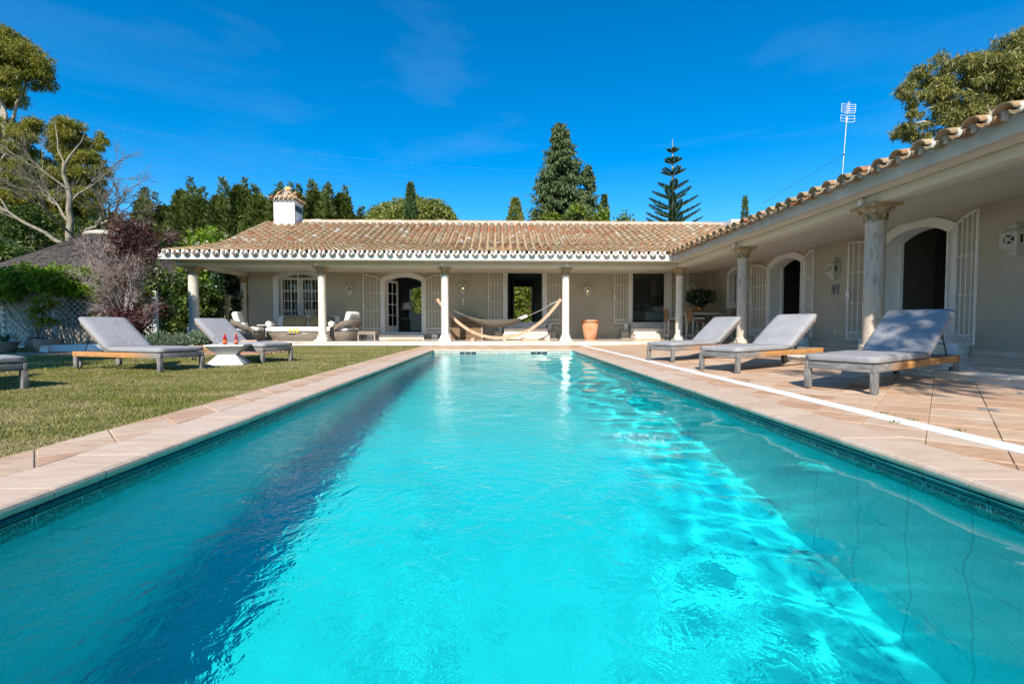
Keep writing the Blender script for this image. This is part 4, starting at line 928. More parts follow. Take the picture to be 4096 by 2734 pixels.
L2 = put_lounger(3.24, 6.08, .897, .441, .012, 'middle sun lounger on the paving, between two others, fully in the sun'); L2.rotation_euler[1] = -.014
L1 = put_lounger(3.09, 8.02, .90, .436, .008, 'sun lounger on the paving farthest down the pool, before the cracked column'); L1.rotation_euler[1] = -.014
LA = put_lounger(-4.47, 7.02, -.924, .382, .0, 'sun lounger on the lawn between the hourglass table and the potted plants'); LA.rotation_euler[1] = .006
LB = put_lounger(-3.88, 8.66, -.905, .425, .0, 'sun lounger on the lawn behind the hourglass table with a book on it')
LC = put_lounger(-4.90, 4.86, -.924, .382, .0, 'sun lounger on the lawn cut off by the edge, only its foot end showing')
def on_lounger(L, x, y, z): return L.matrix_basis @ Vector((x, y, z))
MT['paper'] = flat('paper', (.62, .58, .50), .8); MT['cover'] = gmat('book_cover', [(.72, .66, .56), (.62, .30, .16), (.70, .64, .55)], 14, .5, 0, detail=1)
p = on_lounger(LB, .80, .30, FT + .081); t = thing('book', 'paperback book lying on the lawn lounger cushion behind the table', 'book', p, 2.2)
MB().bx(-.085, .085, -.118, .118, .003, .028).build('pages', 'paper', t); c = MB(); c.bx(-.09, .09, -.122, .122, .0282, .031); c.bx(-.09, .09, -.122, .122, 0, .0028); c.bx(-.0925, -.0905, -.122, .122, 0, .031); c.build('cover', 'cover', t)
# hourglass concrete table with bottles and goblets
MT['concrete'] = gmat('pale_concrete', [(.48, .475, .45), (.60, .595, .57)], 3, .8, .4, 30, dirt=((.36, .35, .32), .5), dscale=4)
tx, ty = -4.60, 7.86
t = thing('side_table', 'square hourglass shaped pale concrete table on the lawn', 'side table', (tx, ty, 0), .28)
s2 = sqrt(2)
MB().lathe([(.275 * s2, 0), (.275 * s2, .02), (.135 * s2, .175)], 4, mi=0, smooth=False).build('base', 'concrete', t, bevel=.006)
MB().lathe([(.135 * s2, .1752), (.275 * s2, .315)], 4, smooth=False).build('bowl', 'concrete', t); MB().bx(-.29, .29, -.29, .29, .3152, .345).build('table_top', 'concrete', t, bevel=.006)
def redglass():
    tt = Nt('red_bottle'); return tt.pbr((.55, .004, .015), .05, 0, .6, **{'Transmission Weight': .35, 'IOR': 1.4})
MT['red'] = redglass(); MT['orange'] = flat('orange_cap', (.7, .16, .02), .4)
def thin_glass():
    tt = Nt('goblet_glass'); fr = tt.n('LayerWeight'); fr.inputs[0].default_value = .35; tr = tt.n('BsdfTransparent'); tr.inputs[0].default_value = (.93, .95, .96, 1); g = tt.n('BsdfGlossy'); g.inputs['Roughness'].default_value = .05
    m = tt.n('MixShader'); tt.l(fr.outputs['Facing'], m.inputs[0]); tt.l(tr.outputs[0], m.inputs[1]); tt.l(g.outputs[0], m.inputs[2]); tt.l(m.outputs[0], tt.out.inputs[0]); return tt.m
MT['goblet'] = thin_glass()
for (x, y, lab) in [(tx - .02, ty - .06, 'red glass bottle nearer the pool edge of the table corner, beside the wide goblet'), (tx + .14, ty + .06, 'red glass bottle standing right against a goblet')]: pass
for (dx, dy, lab) in [(-.03, -.05, 'red drink bottle on the hourglass table, between goblet and other bottle'), (.13, .0, 'red drink bottle on the hourglass table half behind a goblet')]:
    t = thing('bottle', lab, 'bottle', (tx + dx, ty + dy, .345), 0, 'red bottles on the garden table')
    MB().lathe([(.026, 0), (.03, .006), (.030, .09), (.024, .118), (.013, .138), (.0125, .165)], 16).build('glass_body', 'red', t); MB().lathe([(.0145, .1655), (.0145, .185)], 12).build('cap', 'orange', t); MB().lathe([(.0308, .03), (.0308, .075)], 16, caps=False).build('paper_label', 'orange', t)
for (dx, dy, lab) in [(-.13, -.10, 'clear goblet on the hourglass table by the lawn lounger side'), (.19, -.08, 'clear goblet on the hourglass table in front of a red bottle')]:
    t = thing('goblet', lab, 'glass', (tx + dx, ty + dy, .345), 0, 'goblets on the garden table')
    MB().lathe([(.032, 0), (.03, .004), (.006, .010), (.006, .035), (.012, .045)], 14).build('stem', 'goblet', t); MB().lathe([(.012, .0455), (.040, .075), (.046, .105), (.042, .135)], 16, caps=False).build('bowl', 'goblet', t)

# ------------------------------------------------------------------ wicker lounge set under the porch
def weave(name, a, b, dark, k=55):
    t = Nt(name); sp = t.n('SeparateXYZ'); t.l(t.coord('O'), sp.inputs[0])
    u = t.math('ADD', sp.outputs[0], sp.outputs[1]); w1 = t.math('SINE', t.math('MULTIPLY', u, k * 1.9)); w2 = t.math('SINE', t.math('MULTIPLY', sp.outputs[2], k * 3.1)); 
    h = t.math('MULTIPLY', w1, w2); n = t.noise(t.coord('O'), 14, 4)
    col = t.mix(t.ramp(n, [(.35, 0), (.65, 1)]), a, b); col = t.mix(t.ramp(h, [(.30, .85), (.62, 0)]), col, dark)
    return t.pbr(col, .55, 0, .4, t.bump(h, .8, .008))
MT['wicker'] = weave('grey_wicker', (.27, .22, .165), (.43, .365, .29), (.09, .07, .052), 40)
MT['wicker_brown'] = weave('brown_wicker', (.34, .21, .11), (.48, .32, .19), (.10, .06, .03), 55)
MT['linen'] = gmat('white_linen', [(.68, .67, .63), (.74, .73, .70)], 5, .9, .3, 120, co='O', bdist=.002); MT['khaki'] = gmat('khaki_linen', [(.20, .165, .085), (.25, .205, .115)], 6, .9, .4, 160, co='O', bdist=.002)
WS = 'grey wicker lounge furniture'
t = thing('sofa', 'long grey wicker sofa with white cushions against the porch wall', 'sofa', (-7.35, 17.35, TZ), 0, WS)
def oval(hx, hy, p=.55, n=28): return [(hx * math.copysign(abs(cos(a)) ** p, cos(a)), hy * math.copysign(abs(sin(a)) ** p, sin(a))) for a in [2 * pi * i / n for i in range(n)]]
def loft(rings, mat, name, parent, close=True):
    m = MB(); n = len(rings[0][0]); vs = [(x, y, z) for ring, z in rings for x, y in ring]
    fs = [(j * n + i, j * n + (i + 1) % n, (j + 1) * n + (i + 1) % n, (j + 1) * n + i) for j in range(len(rings) - 1) for i in range(n)]
    m.add(vs, fs, 0, True)
    if close: m.add(vs[:n], [list(range(n))[::-1]]); m.add(vs[-n:], [list(range(n))])
    return m.build(name, mat, parent)
loft([(oval(1.16, .40), 0), (oval(1.28, .45), .12), (oval(1.33, .47), .25), (oval(1.30, .46), .29)], 'wicker', 'base', t)
loft([(oval(1.33, .10), .0), (oval(1.34, .10), .40), (oval(1.28, .07), .44)], 'wicker', 'back_frame', t).location = (0, .42, .22)
obj('seat_cushion', cushion_mesh('seat_cushion', 2.46, .84, .19, 'linen', .08), t, (0, -.04, .385))
for k, x in enumerate((-.62, .22, .92)): obj('back_cushion', cushion_mesh('back_cushion', .86 if k < 2 else .72, .2, .44, 'linen', .08), t, (x - .05, .28, .68), (-.22, 0, .02 * (k - 1)))
m = MB(); m.lathe([(.05, -.36), (.10, -.345), (.115, -.30), (.115, .30), (.10, .345), (.05, .36)], 18, (0, 0, 0), Rx(pi / 2) ); me_ = m.mesh('bolster', 'linen'); obj('bolster', me_, t, (-1.17, -.04, .585), .1); obj('bolster', me_, t, (1.17, -.04, .585), -.1)
for k, (x, a) in enumerate(((-.60, -.04), (-.16, .13), (.36, -.15), (.86, .12))):
    c = thing('throw_cushion', ['khaki cushion on the sofa next to the white bolster', 'khaki cushion second along the sofa, tilted', 'khaki cushion half hidden behind the porch column', 'khaki cushion at the armchair end of the sofa'][k], 'cushion', (-7.35 + x, 17.46, TZ + .69), 0, 'khaki cushions on the sofa')
    c.rotation_euler = (-.28, a, 0); obj('cover', cushion_mesh('cover', .44, .14, .40, 'khaki', .065), c)
t = thing('coffee_table', 'low grey wicker coffee table with rounded ends before the sofa', 'coffee table', (-7.0, 16.28, TZ), 0, WS)
loft([(oval(.72, .30), 0), (oval(.79, .34), .1), (oval(.80, .35), .2), (oval(.77, .33), .245)], 'wicker', 'body', t); MB().bx(-.42, .30, -.18, .18, .247, .26).build('glass_top', 'trim_white', t, bevel=.004)
MT['yellow'] = flat('yellow_glass', (.62, .48, .01), .15); 
tr_ = thing('tray', 'pale serving tray under three yellow tumblers', 'tray', (-7.18, 16.12, TZ + .261)); MB().lathe([(.02, 0), (.24, .0), (.27, .014), (.262, .018), (.235, .006), (.02, .006)], 20).build('plate', 'concrete', tr_)
for k, x in enumerate((-.13, .0, .13)):
    g_ = thing('tumbler', ['yellow tumbler on the tray, on the bolster side', 'yellow tumbler in the middle of the tray', 'yellow tumbler on the tray, nearest the porch column'][k], 'glass', (-7.18 + x, 16.12, TZ + .268), 0, 'yellow tumblers on the coffee table'); MB().lathe([(.030, 0), (.033, .002), (.034, .15), (.030, .15), (.029, .01)], 14, caps=False).build('wall', 'yellow', g_); MB().lathe([(.029, .004), (.028, .10)], 12).build('drink', 'yellow', g_)
def armchair(x, y, rz, lab):
    t = thing('armchair', lab, 'armchair', (x, y, TZ), rz, WS)     # +x = front
    n = 30
    def ring(hx, hy, z, c=0): return ([(px + c, py) for px, py in oval(hx, hy, .75, n)], z)
    loft([ring(.36, .38, 0), ring(.44, .45, .10), ring(.47, .47, .24), ring(.45, .45, .33)], 'wicker', 'base', t)
    m = MB(); vs = []; outer = oval(.49, .48, .75, 40)
    for i in range(7, 34):          # arm and back band, open towards the front, dropping into the base at its two ends
        px, py = outer[i]; f = max(0, -px / .49); e = 1 - min(1, min(i - 7, 33 - i) / 5)
        zl = .46 + .05 * f - .30 * e ** 1.5; zh = .60 + .16 * f - .18 * e; sc = 1.0 + .06 * f
        vs += [(px * sc, py * sc, zl), (px * sc * 1.02, py * sc * 1.02, (zl + zh) / 2), (px * sc, py * sc, zh), (px * sc * .88, py * sc * .88, zh - .005), (px * sc * .86, py * sc * .86, (zl + zh) / 2), (px * sc * .88, py * sc * .88, zl)]
    k = len(vs) // 6; m.add(vs, [(a * 6 + b, a * 6 + (b + 1) % 6, (a + 1) * 6 + (b + 1) % 6, (a + 1) * 6 + b) for a in range(k - 1) for b in range(6)] + [(0, 1, 2, 3, 4, 5), tuple((k - 1) * 6 + b for b in (5, 4, 3, 2, 1, 0))], 0, True); m.build('arm_band', 'wicker', t)
    obj('seat_cushion', cushion_mesh('seat_cushion', .78, .74, .14, 'linen', .06), t, (.04, 0, .40)); obj('back_cushion', cushion_mesh('back_cushion', .20, .62, .50, 'linen', .08), t, (-.30, 0, .76), (0, -.28, 0))
    mm = MB(); mm.lathe([(.04, -.26), (.075, -.24), (.085, -.2), (.085, .2), (.075, .24), (.04, .26)], 14, (0, 0, 0), Rx(pi / 2)); obj('bolster', mm.mesh('bolster', 'linen'), t, (-.12, 0, .55))
armchair(-8.87, 16.35, .25, 'round grey wicker armchair by the planted end of the porch, behind a lounger'); armchair(-5.42, 16.15, pi - .35, 'round grey wicker armchair with a slot side, next to the porch column')
MT['driftwood'] = gmat('driftwood', [(.24, .18, .14), (.40, .33, .27)], 3, .8, .5, 40, st=(12, 1, 4), detail=8)
t = thing('occasional_table', 'low pale wooden table beside the slotted wicker armchair', 'table', (-4.66, 16.35, TZ)); MB().bx(-.32, .32, -.28, .28, .29, .32).build('table_top', 'driftwood', t, bevel=.004); MB().bx(-.29, .29, -.25, .25, .23, .289).build('apron', 'driftwood', t)
for sx in (-1, 1):
    for sy in (-1, 1): MB().bx(-.022, .022, -.022, .022, 0, .289).build('leg', 'driftwood', t, (sx * .285, sy * .245, 0))
t = thing('pedestal_table', 'small white-topped pedestal table between armchair and sofa', 'table', (-8.75, 17.35, TZ)); MB().bx(-.24, .24, -.2, .2, .53, .56).build('table_top', 'trim_white', t, bevel=.004); MB().lathe([(.035, .03), (.035, .53)], 10).build('post', 'steel_grey', t); MB().lathe([(.2, 0), (.2, .018), (.05, .03)], 18).build('foot', 'steel_grey', t); MB().bx(-.05, .12, -.08, .06, .5602, .60).build('tray_rim', 'dark', t)
# wicker trunk with its stencilled lettering
t = thing('trunk', 'large brown wicker trunk with black stencilled lettering behind the hammock', 'trunk', (-1.26, 17.62, TZ))
MB().bx(-.64, .64, -.30, .30, .05, .78).build('body', 'wicker_brown', t, bevel=.012); MB().bx(-.655, .655, -.315, .315, .782, .85).build('lid', 'wicker_brown', t, bevel=.012); MB().bx(-.65, .65, -.31, .31, .0, .048).build('plinth', 'wicker_brown', t)
for x in (-.60, .60): MB().bx(x - .03, x + .03, -.309, -.301, .05, .78).build('corner_strap', 'driftwood', t)
MT['ink'] = flat('black_stencil', (.012, .01, .01), .8)
for s, z, sz in (('COBBLERS WHARF', .60, .135), ('MAINE', .42, .135), ('1932', .20, .17)):
    cu = bpy.data.curves.new('lettering', 'FONT'); cu.body = s; cu.size = sz; cu.align_x = 'CENTER'; cu.extrude = .0015; cu.space_character = 1.02; cu.materials.append(MT['ink']); tmp = bpy.data.objects.new('lettering_curve', cu); COL.objects.link(tmp); dg = bpy.context.evaluated_depsgraph_get(); lme = bpy.data.meshes.new_from_object(tmp.evaluated_get(dg)); bpy.data.objects.remove(tmp); obj('lettering', lme, t, (0, -.3035, z), (pi / 2, 0, 0))
# hammock on its bent wood stand
MT['bent_wood'] = gmat('bent_larch', [(.34, .19, .11), (.50, .32, .21), (.58, .41, .29)], 2.5, .6, .3, 40, st=(2, 6, 10), detail=7)
t = thing('hammock', 'cream crochet hammock slung in a curved wooden stand between two columns', 'hammock', (0, 15.95, TZ))
def stz(x): return .055 + 1.37 * (abs(x) / 2.2) ** 2.25
pts = [(-2.2 + 4.4 * i / 36, stz(-2.2 + 4.4 * i / 36)) for i in range(37)]
m = MB(); vs = []
for i, (x, z) in enumerate(pts):
    a, b = pts[max(0, i - 1)], pts[min(36, i + 1)]; tx_, tz_ = b[0] - a[0], b[1] - a[1]; L = math.hypot(tx_, tz_); nx_, nz_ = -tz_ / L, tx_ / L
    for s in (0, 1):
        for y in (-.035, .035): vs.append((x + nx_ * (.1 * s), y, z + nz_ * (.1 * s)))
fs = []
for i in range(36): b = i * 4; fs += [(b, b + 4, b + 5, b + 1), (b + 2, b + 3, b + 7, b + 6), (b, b + 2, b + 6, b + 4), (b + 1, b + 5, b + 7, b + 3)]
m.add(vs, fs + [(0, 1, 3, 2), (144, 146, 147, 145)], 0, False); m.build('stand', 'bent_wood', t)
for x in (-.92, .86): MB().bx(-.06, .06, -.50, .50, 0, .10).build('foot', 'bent_wood', t, (x, 0, 0), (0, .35 if x < 0 else -.3, 0))
for x in (-.98, -.72, .15, .98, .72): MB().lathe([(.0, 0), (.018, 0), (.02, .008), (.0, .012)], 8, (x, -.036, stz(x) + .05), Rx(pi / 2)).build('bolt', 'steel_grey', t)
def rope_mat():
    tt = Nt('cotton_crochet'); sp = tt.n('SeparateXYZ'); tt.l(tt.coord('O'), sp.inputs[0]); w1 = tt.math('SINE', tt.math('ADD', tt.math('MULTIPLY', sp.outputs[0], 120.), tt.math('MULTIPLY', tt.math('SINE', tt.math('MULTIPLY', sp.outputs[2], 160.)), 1.6))); w2 = tt.math('SINE', tt.math('MULTIPLY', sp.outputs[2], 190.))
    h = tt.math('MULTIPLY', w1, w2); return tt.pbr(tt.ramp(h, [(.25, (.10, .085, .06)), (.5, (.38, .34, .27)), (.75, (.50, .46, .38))]), .9, 0, .2, tt.bump(h, .9, .01))
MT['crochet'] = rope_mat(); MT['rope'] = gmat('cotton_rope', [(.36, .33, .28), (.52, .49, .43)], 30, .9, .4, 90, st=(1, 1, 6))
m = MB(); vs = []; nu, nv = 30, 12
for i in range(nu + 1):
    u = i / nu; x = -1.18 + 2.2 * u; top = .74 + .14 * abs(2 * u - 1) ** 2.2; wid = .03 + .25 * sin(pi * u) ** .7; dep = .02 + .235 * sin(pi * u) ** .8
    for j in range(nv + 1): a = pi * j / nv; vs.append((x, -cos(a) * wid, top - .02 * sin(pi * u) - sin(a) * dep * (1 if u < .9 else .8)))
m.add(vs, [(i * (nv + 1) + j, (i + 1) * (nv + 1) + j, (i + 1) * (nv + 1) + j + 1, i * (nv + 1) + j + 1) for i in range(nu) for j in range(nv)], 0, True); m.build('net', 'crochet', t)
m = MB()
for k in range(7):
    y = -.05 + .1 * k / 6
    m.tube([(-1.17, y, .87), (-1.7, y * .4, 1.10), (-2.10, 0, 1.33)], .006, 5, caps=False); m.tube([(1.01, y, .87), (1.45, y * .6, 1.06), (1.80, 0, 1.27)], .007, 5, caps=False)
m.build('rope_bundle', 'rope', t); m = MB()
for k in range(7):
    x = 1.82 + .048 * k; R = Ry(-.5) @ Rx(pi / 2 * (k % 2)); m.tube([Vector((x, 0, 1.28 + .022 * k)) + R @ Vector((.034 * cos(a), 0, .016 * sin(a))) for a in [2 * pi * i / 8 for i in range(9)]], .005, 4, caps=False)
m.tube([(-2.10, 0, 1.33), (-2.17, 0, 1.42)], .006, 5); m.build('chain', 'iron_white', t); struct(t.children[-1], 'stuff')
t = thing('pillow', 'small white pillow tucked in the raised end of the hammock', 'pillow', (.80, 15.93, TZ + .80)); t.rotation_euler = (0, -.35, 0); obj('cover', cushion_mesh('cover', .40, .26, .10, 'linen', .045), t)
# terracotta pot by the wall
MT['terracotta'] = gmat('terracotta', [(.40, .145, .065), (.50, .21, .10), (.56, .29, .17)], 4, .85, .4, 30, dirt=((.56, .38, .27), .5), dscale=3)
t = thing('planter_pot', 'big empty terracotta pot against the wall beyond the pool', 'pot', (3.46, 17.25, TZ)); MB().lathe([(.215, 0), (.225, .01), (.325, .66), (.31, .66)], 28).build('body', 'terracotta', t); MB().lathe([(.33, .655), (.36, .665), (.365, .72), (.355, .74), (.32, .74), (.30, .60)], 28, caps=False).build('rim', 'terracotta', t)
# door mats
MT['coir'] = gmat('coir', [(.36, .22, .09), (.50, .33, .15)], 20, .95, .6, 120)
for (x, y, w, lab) in [(-3.62, 17.45, .62, 'coir doormat before the arched door with a single step'), (1.0, 16.95, .75, 'coir doormat under the hammock before the hall steps'), (5.75, 16.95, .75, 'coir doormat at the foot of the bedroom steps')]: tag(MB().bx(-w, w, -.26, .26, 0, .018).build('doormat', 'coir', None, (x, y, TZ + .001), bevel=.004), lab, 'doormat', 'doormats along the porch')
# bar table and stools in the porch corner
MT['pale_wood'] = gmat('limed_wood', [(.48, .42, .33), (.62, .57, .48)], 3, .7, .3, 40, st=(2, 8, 8)); MT['brown_wood'] = gmat('brown_wood', [(.24, .12, .055), (.36, .20, .10)], 3, .5, .3, 40, st=(2, 8, 8))
t = thing('bar_table', 'high bar table with wooden top in the porch corner', 'table', (7.48, 16.75, TZ)); MB().bx(-.76, .76, -.42, .42, 1.01, 1.05).build('table_top', 'brown_wood', t, bevel=.005); MB().bx(-.70, .70, -.37, .37, .93, 1.009).build('apron', 'pale_wood', t)
for sx in (-1, 1):
    for sy in (-1, 1): MB().bx(-.03, .03, -.03, .03, 0, 1.008).build('leg', 'pale_wood', t, (sx * .66, sy * .34, 0))
def stool(x, y, rz, lab):
    t = thing('bar_stool', lab, 'bar stool', (x, y, TZ), rz, 'wicker bar stools round the high table')      # +x = towards the table, back at -x
    loft([(oval(.20, .20, .4), .62), (oval(.215, .215, .4), .65), (oval(.215, .215, .4), .74), (oval(.205, .205, .4), .755)], 'wicker_brown', 'seat', t)
    m = MB(); m.add([(x_ + dx, y_, z_) for z_, x_, hw in ((.70, -.20, .205), (.95, -.235, .205), (1.10, -.265, .20), (1.14, -.285, .19)) for dx in (0, .045) for y_ in (-hw, hw)], [(a * 4 + p_, a * 4 + q_, a * 4 + 4 + q_, a * 4 + 4 + p_) for a in range(3) for p_, q_ in ((1, 0), (2, 3), (0, 2), (3, 1))] + [(12, 13, 15, 14)], 0, False); m.build('backrest', 'wicker_brown', t, bevel=.01)
    for sx in (-1, 1):
        for sy in (-1, 1): MB().tube([(sx * .18, sy * .18, .64), (sx * .2, sy * .19, .2), (sx * (.235 if sx < 0 else .2), sy * .2, 0)], [.022, .02, .018], 6).build('leg', 'pale_wood', t)
    for z, a, b in ((.24, (-.2, -.19), (.2, -.19)), (.24, (-.2, .19), (.2, .19)), (.18, (-.21, -.19), (-.21, .19)), (.30, (.2, -.19), (.2, .19))): MB().bar((a[0], a[1], z), (b[0], b[1], z), .022, .03).build('stretcher', 'pale_wood', t)
    obj('seat_pad', cushion_mesh('seat_pad', .43, .42, .05, 'linen', .022), t, (.01, 0, .782)); m = MB(); m.bar((-.18, -.23, .77), (-.24, -.235, .72), .03, .008); m.add([(-.235, -.236, .73), (-.20, -.238, .73), (-.235, -.25, .44), (-.265, -.25, .47)], [(0, 1, 2, 3)]); m.build('tie', 'linen', t)
stool(6.86, 15.75, .12, 'wicker bar stool with a white cushion tie hanging, nearest the corner column'); stool(6.42, 16.75, 0, 'wicker bar stool half hidden behind the corner column'); stool(8.02, 15.95, pi - .4, 'wicker bar stool facing away behind the sunlit lounger back'); stool(7.75, 17.55, -pi / 2 - .3, 'wicker bar stool on the wall side of the high table')
t = thing('fruit_bowl', 'shallow bowl of oranges on the high table', 'bowl', (7.30, 16.5, TZ + 1.051)); MB().lathe([(.06, 0), (.13, .02), (.16, .05), (.155, .05), (.12, .025), (.02, .012)], 18).build('bowl', 'brown_wood', t)
MT['orange_fruit'] = gmat('orange_peel', [(.75, .26, .01), (.80, .34, .02)], 9, .45, .3, 120)
for k, (dx, dy, dz) in enumerate([(-.05, -.03, .06), (.04, -.04, .06), (.0, .05, .06), (.0, -.01, .12)]): tag(MB().ell((0, 0, 0), (.042, .042, .040), None, 12, 8).build('orange', 'orange_fruit', None, (7.30 + dx, 16.5 + dy, TZ + 1.05 + dz)), ['orange at the hammock side of the fruit bowl', 'orange at the wall side of the fruit bowl', 'orange at the back of the fruit bowl, against the plant', 'topmost orange heaped in the fruit bowl'][k], 'orange', 'oranges in the bowl')

# ------------------------------------------------------------------ inside the rooms
t = thing('table_lamp', 'table lamp with a pale drum shade inside the arched living room door', 'lamp', (-4.05, 20.2, FL1 + .62)); MB().lathe([(.08, 0), (.08, .02), (.03, .04), (.06, .12), (.075, .2), (.03, .3), (.02, .34)], 16).build('foot', 'dark', t); MB().lathe([(.26, .36), (.22, .66)], 24, caps=False).build('shade', 'linen', t)
t = thing('console', 'dark console carrying the lamp inside the living room', 'table', (-4.15, 20.3, FL1)); MB().bx(-.5, .5, -.2, .2, .57, .62).build('table_top', 'room_dark', t)
for sx in (-1, 1): MB().bx(-.03, .03, -.18, .18, 0, .569).build('leg', 'room_dark', t, (sx * .42, 0, 0))
MT['grey_fabric'] = gmat('grey_upholstery', [(.26, .255, .245), (.32, .315, .30)], 8, .9, .3, 90)
t = thing('indoor_sofa', 'grey upholstered sofa seen from behind inside the living room', 'sofa', (-3.3, 19.9, FL1)); MB().bx(-.55, 1.2, -.08, .14, .04, .82).build('back', 'grey_fabric', t, bevel=.04); MB().bx(-.5, 1.15, .15, .95, .1, .45).build('seat', 'grey_fabric', t, bevel=.05); MB().bx(-.05, .4, .16, .3, .55, .95).build('cushion', 'linen', t, bevel=.05)
t = thing('pendant_lamp', 'dark woven pendant lamp hanging in the bedroom doorway', 'lamp', (6.92, 20.2, 1.95)); MB().lathe([(.10, 0), (.16, .1), (.2, .3), (.17, .6), (.12, .78)], 16, caps=False).build('shade', 'room_dark', t); MB().tube([(0, 0, .78), (0, 0, 1.45)], .006, 6).build('cord', 'dark', t)
t = thing('bed', 'bed with folded grey throws inside the bedroom', 'bed', (6.6, 20.6, .785)); MB().bx(-1.1, 1.0, -.5, 1.4, .1, .5).build('mattress', 'linen', t, bevel=.05); MB().bx(-1.12, -.1, -.52, 1.3, .12, .53).build('throw', 'grey_fabric', t, bevel=.03); MB().bx(.3, .95, -.45, 1.3, .5, .75).build('pillows', 'linen', t, bevel=.1)
t = thing('bedroom_panelling', 'grey vertical wood panelling at the back of the bedroom', 'panelling', (3.2, 23.1, .79)); MT['grey_plank'] = gmat('grey_plank', [(.30, .295, .29), (.42, .41, .40)], 3, .8, .3, 30, rand=.15, st=(9, 1, 1)); pm = MB().bx(-.138, .138, -.02, .02, 0, 2.3).mesh('plank', 'grey_plank', bevel=.004)
for k in range(20): obj('plank', pm, t, (.14 + .281 * k, 0, 0))

# ------------------------------------------------------------------ pool cleaner, aerial, cables
t = thing('pool_cleaner', 'white pool cleaning robot clinging to the tiled wall under the water', 'pool cleaner', (2.035, 2.80, -.56)); t.rotation_euler = (0, -pi / 2, .5); t.scale = (.42, .42, .42)
MT['cleaner_white'] = flat('cleaner_plastic', (.82, .84, .82), .4)
MB().ell((0, 0, .08), (.13, .20, .10), None, 16, 8, 0, .7).build('shell', 'cleaner_white', t)
for s in (-1, 1): MB().lathe([(.07, -.04), (.085, -.03), (.085, .03), (.07, .04)], 14, (0, s * .2, .06), Rx(pi / 2)).build('wheel', 'cleaner_white', t)
MB().tube([(0, 0, .16), (-.02, .03, .22), (-.1, .1, .24)], .02, 8).build('hose_joint', 'cleaner_white', t)
for o in t.children: o.cycles.is_caustics_receiver = True
MT['alu'] = flat('aluminium', (.55, .56, .57), .35, .8); MT['white_metal'] = flat('white_metal', (.75, .76, .77), .4, .2)
t = thing('tv_aerial', 'television aerial on a thin leaning mast above the tiled roof', 'aerial', (11.95, 15.75, 5.5)); t.rotation_euler = (-.02, .07, 0); t.scale = (.82, .82, .96)
MB().tube([(0, 0, 0), (0, 0, 2.55)], [.022, .016], 8).build('mast', 'alu', t); MB().lathe([(.035, 1.15), (.035, 1.19)], 8).build('clamp', 'dark', t)
for sx in (-1, 1):
    for z0, z1, n in ((2.35, 2.57, 3), (2.67, 2.98, 5)):
        g = MB(); xa, xb = sx * .03, sx * .30
        for k in range(n): z = z0 + (z1 - z0) * k / (n - 1); g.bar((xa, 0, z), (xb, -.06 * 1, z), .010, .010)
        for x in (xa, xb): g.bar((x, 0 if x == xa else -.06, z0), (x, 0 if x == xa else -.06, z1), .012, .012)
        g.build('reflector', 'white_metal', t)
b = MB(); b.bar((0, 0, 2.62), (-.10, -.20, 3.0), .022, .022)
for k in range(9): f = .1 + .1 * k; p = Vector((0, 0, 2.62)).lerp(Vector((-.10, -.20, 3.0)), f); d = .11 - .006 * k; b.bar(p - Vector((d, 0, 0)), p + Vector((d, 0, 0)), .009, .009); b.bar(p - Vector((0, 0, .05)), p + Vector((0, 0, .05)), .008, .008)
b.build('boom', 'white_metal', t)
MB().tube([(0, 0, 1.17), (-3.5, -.3, -.9)], .006, 4).build('guy_wire', 'dark', t)
MT['cable'] = flat('cable', (.25, .27, .30), .5, .4)
for k, (za, zb, lab) in enumerate([(30.2, 22.4, 'uppermost thin power cable crossing the sky above the gum trees'), (27.6, 21.0, 'second power cable from the top crossing the sky'), (26.6, 20.2, 'third power cable down crossing the sky'), (25.4, 19.2, 'lowest power cable crossing the sky above the hedge')]):
    pts = [(-75 + 95 * i / 24, 60 + 6 * i / 24, za + (zb - za) * min(1, i / 24) - 2.2 * (1 - (2 * i / 24 - 1) ** 2)) for i in range(25)]
    tag(MB().tube(pts, .004, 4).build('power_cable', 'cable'), lab, 'cable', 'power cables over the garden')
# ------------------------------------------------------------------ garden structures
MT['thatch'] = None
def thatch_mat():
    t = Nt('heather_thatch'); c = t.coord('P'); tc = t.n('TexCoord'); sp = t.n('SeparateXYZ'); t.l(tc.outputs['Object'], sp.inputs[0])
    ang = t.math('ARCTAN2', sp.outputs[1], sp.outputs[0]); cv_ = t.n('CombineXYZ'); t.l(t.math('MULTIPLY', ang, 30.), cv_.inputs[0]); t.l(t.math('MULTIPLY', sp.outputs[2], 3.), cv_.inputs[1])
    f = t.noise(cv_.outputs[0], 3, 9, .75); f2 = t.noise(c, 1.2, 6)
    col = t.mix(1., t.ramp(f, [(.32, (.035, .028, .026)), (.5, (.11, .092, .082)), (.7, (.22, .19, .17))]), t.ramp(f2, [(.3, .75), (.7, 1.2)]), 'MULTIPLY')
    return t.pbr(col, .95, 0, .1, t.bump(f, 1., .06))
MT['thatch'] = thatch_mat()
HX, HY = -16.4, 20.0
t = thing('thatched_hut', 'round dark heather thatched hut with a pale cap behind the garden', 'hut', (HX, HY, 0))
prof = [(4.95, 1.9), (5.05, 2.0), (4.9, 2.15), (4.5, 2.36), (3.4, 2.9), (2.0, 3.7), (.85, 4.4), (.3, 4.5)]
m = MB(); n = 90; vs = []
for r_, z in prof:
    for i in range(n): a = 2 * pi * i / n; k = 1 + .012 * mnoise.noise(Vector((cos(a) * 4, sin(a) * 4, z * 3))); vs.append((r_ * k * cos(a), r_ * k * sin(a), z + .05 * mnoise.noise(Vector((cos(a) * 3 + 5, sin(a) * 3, z)))))
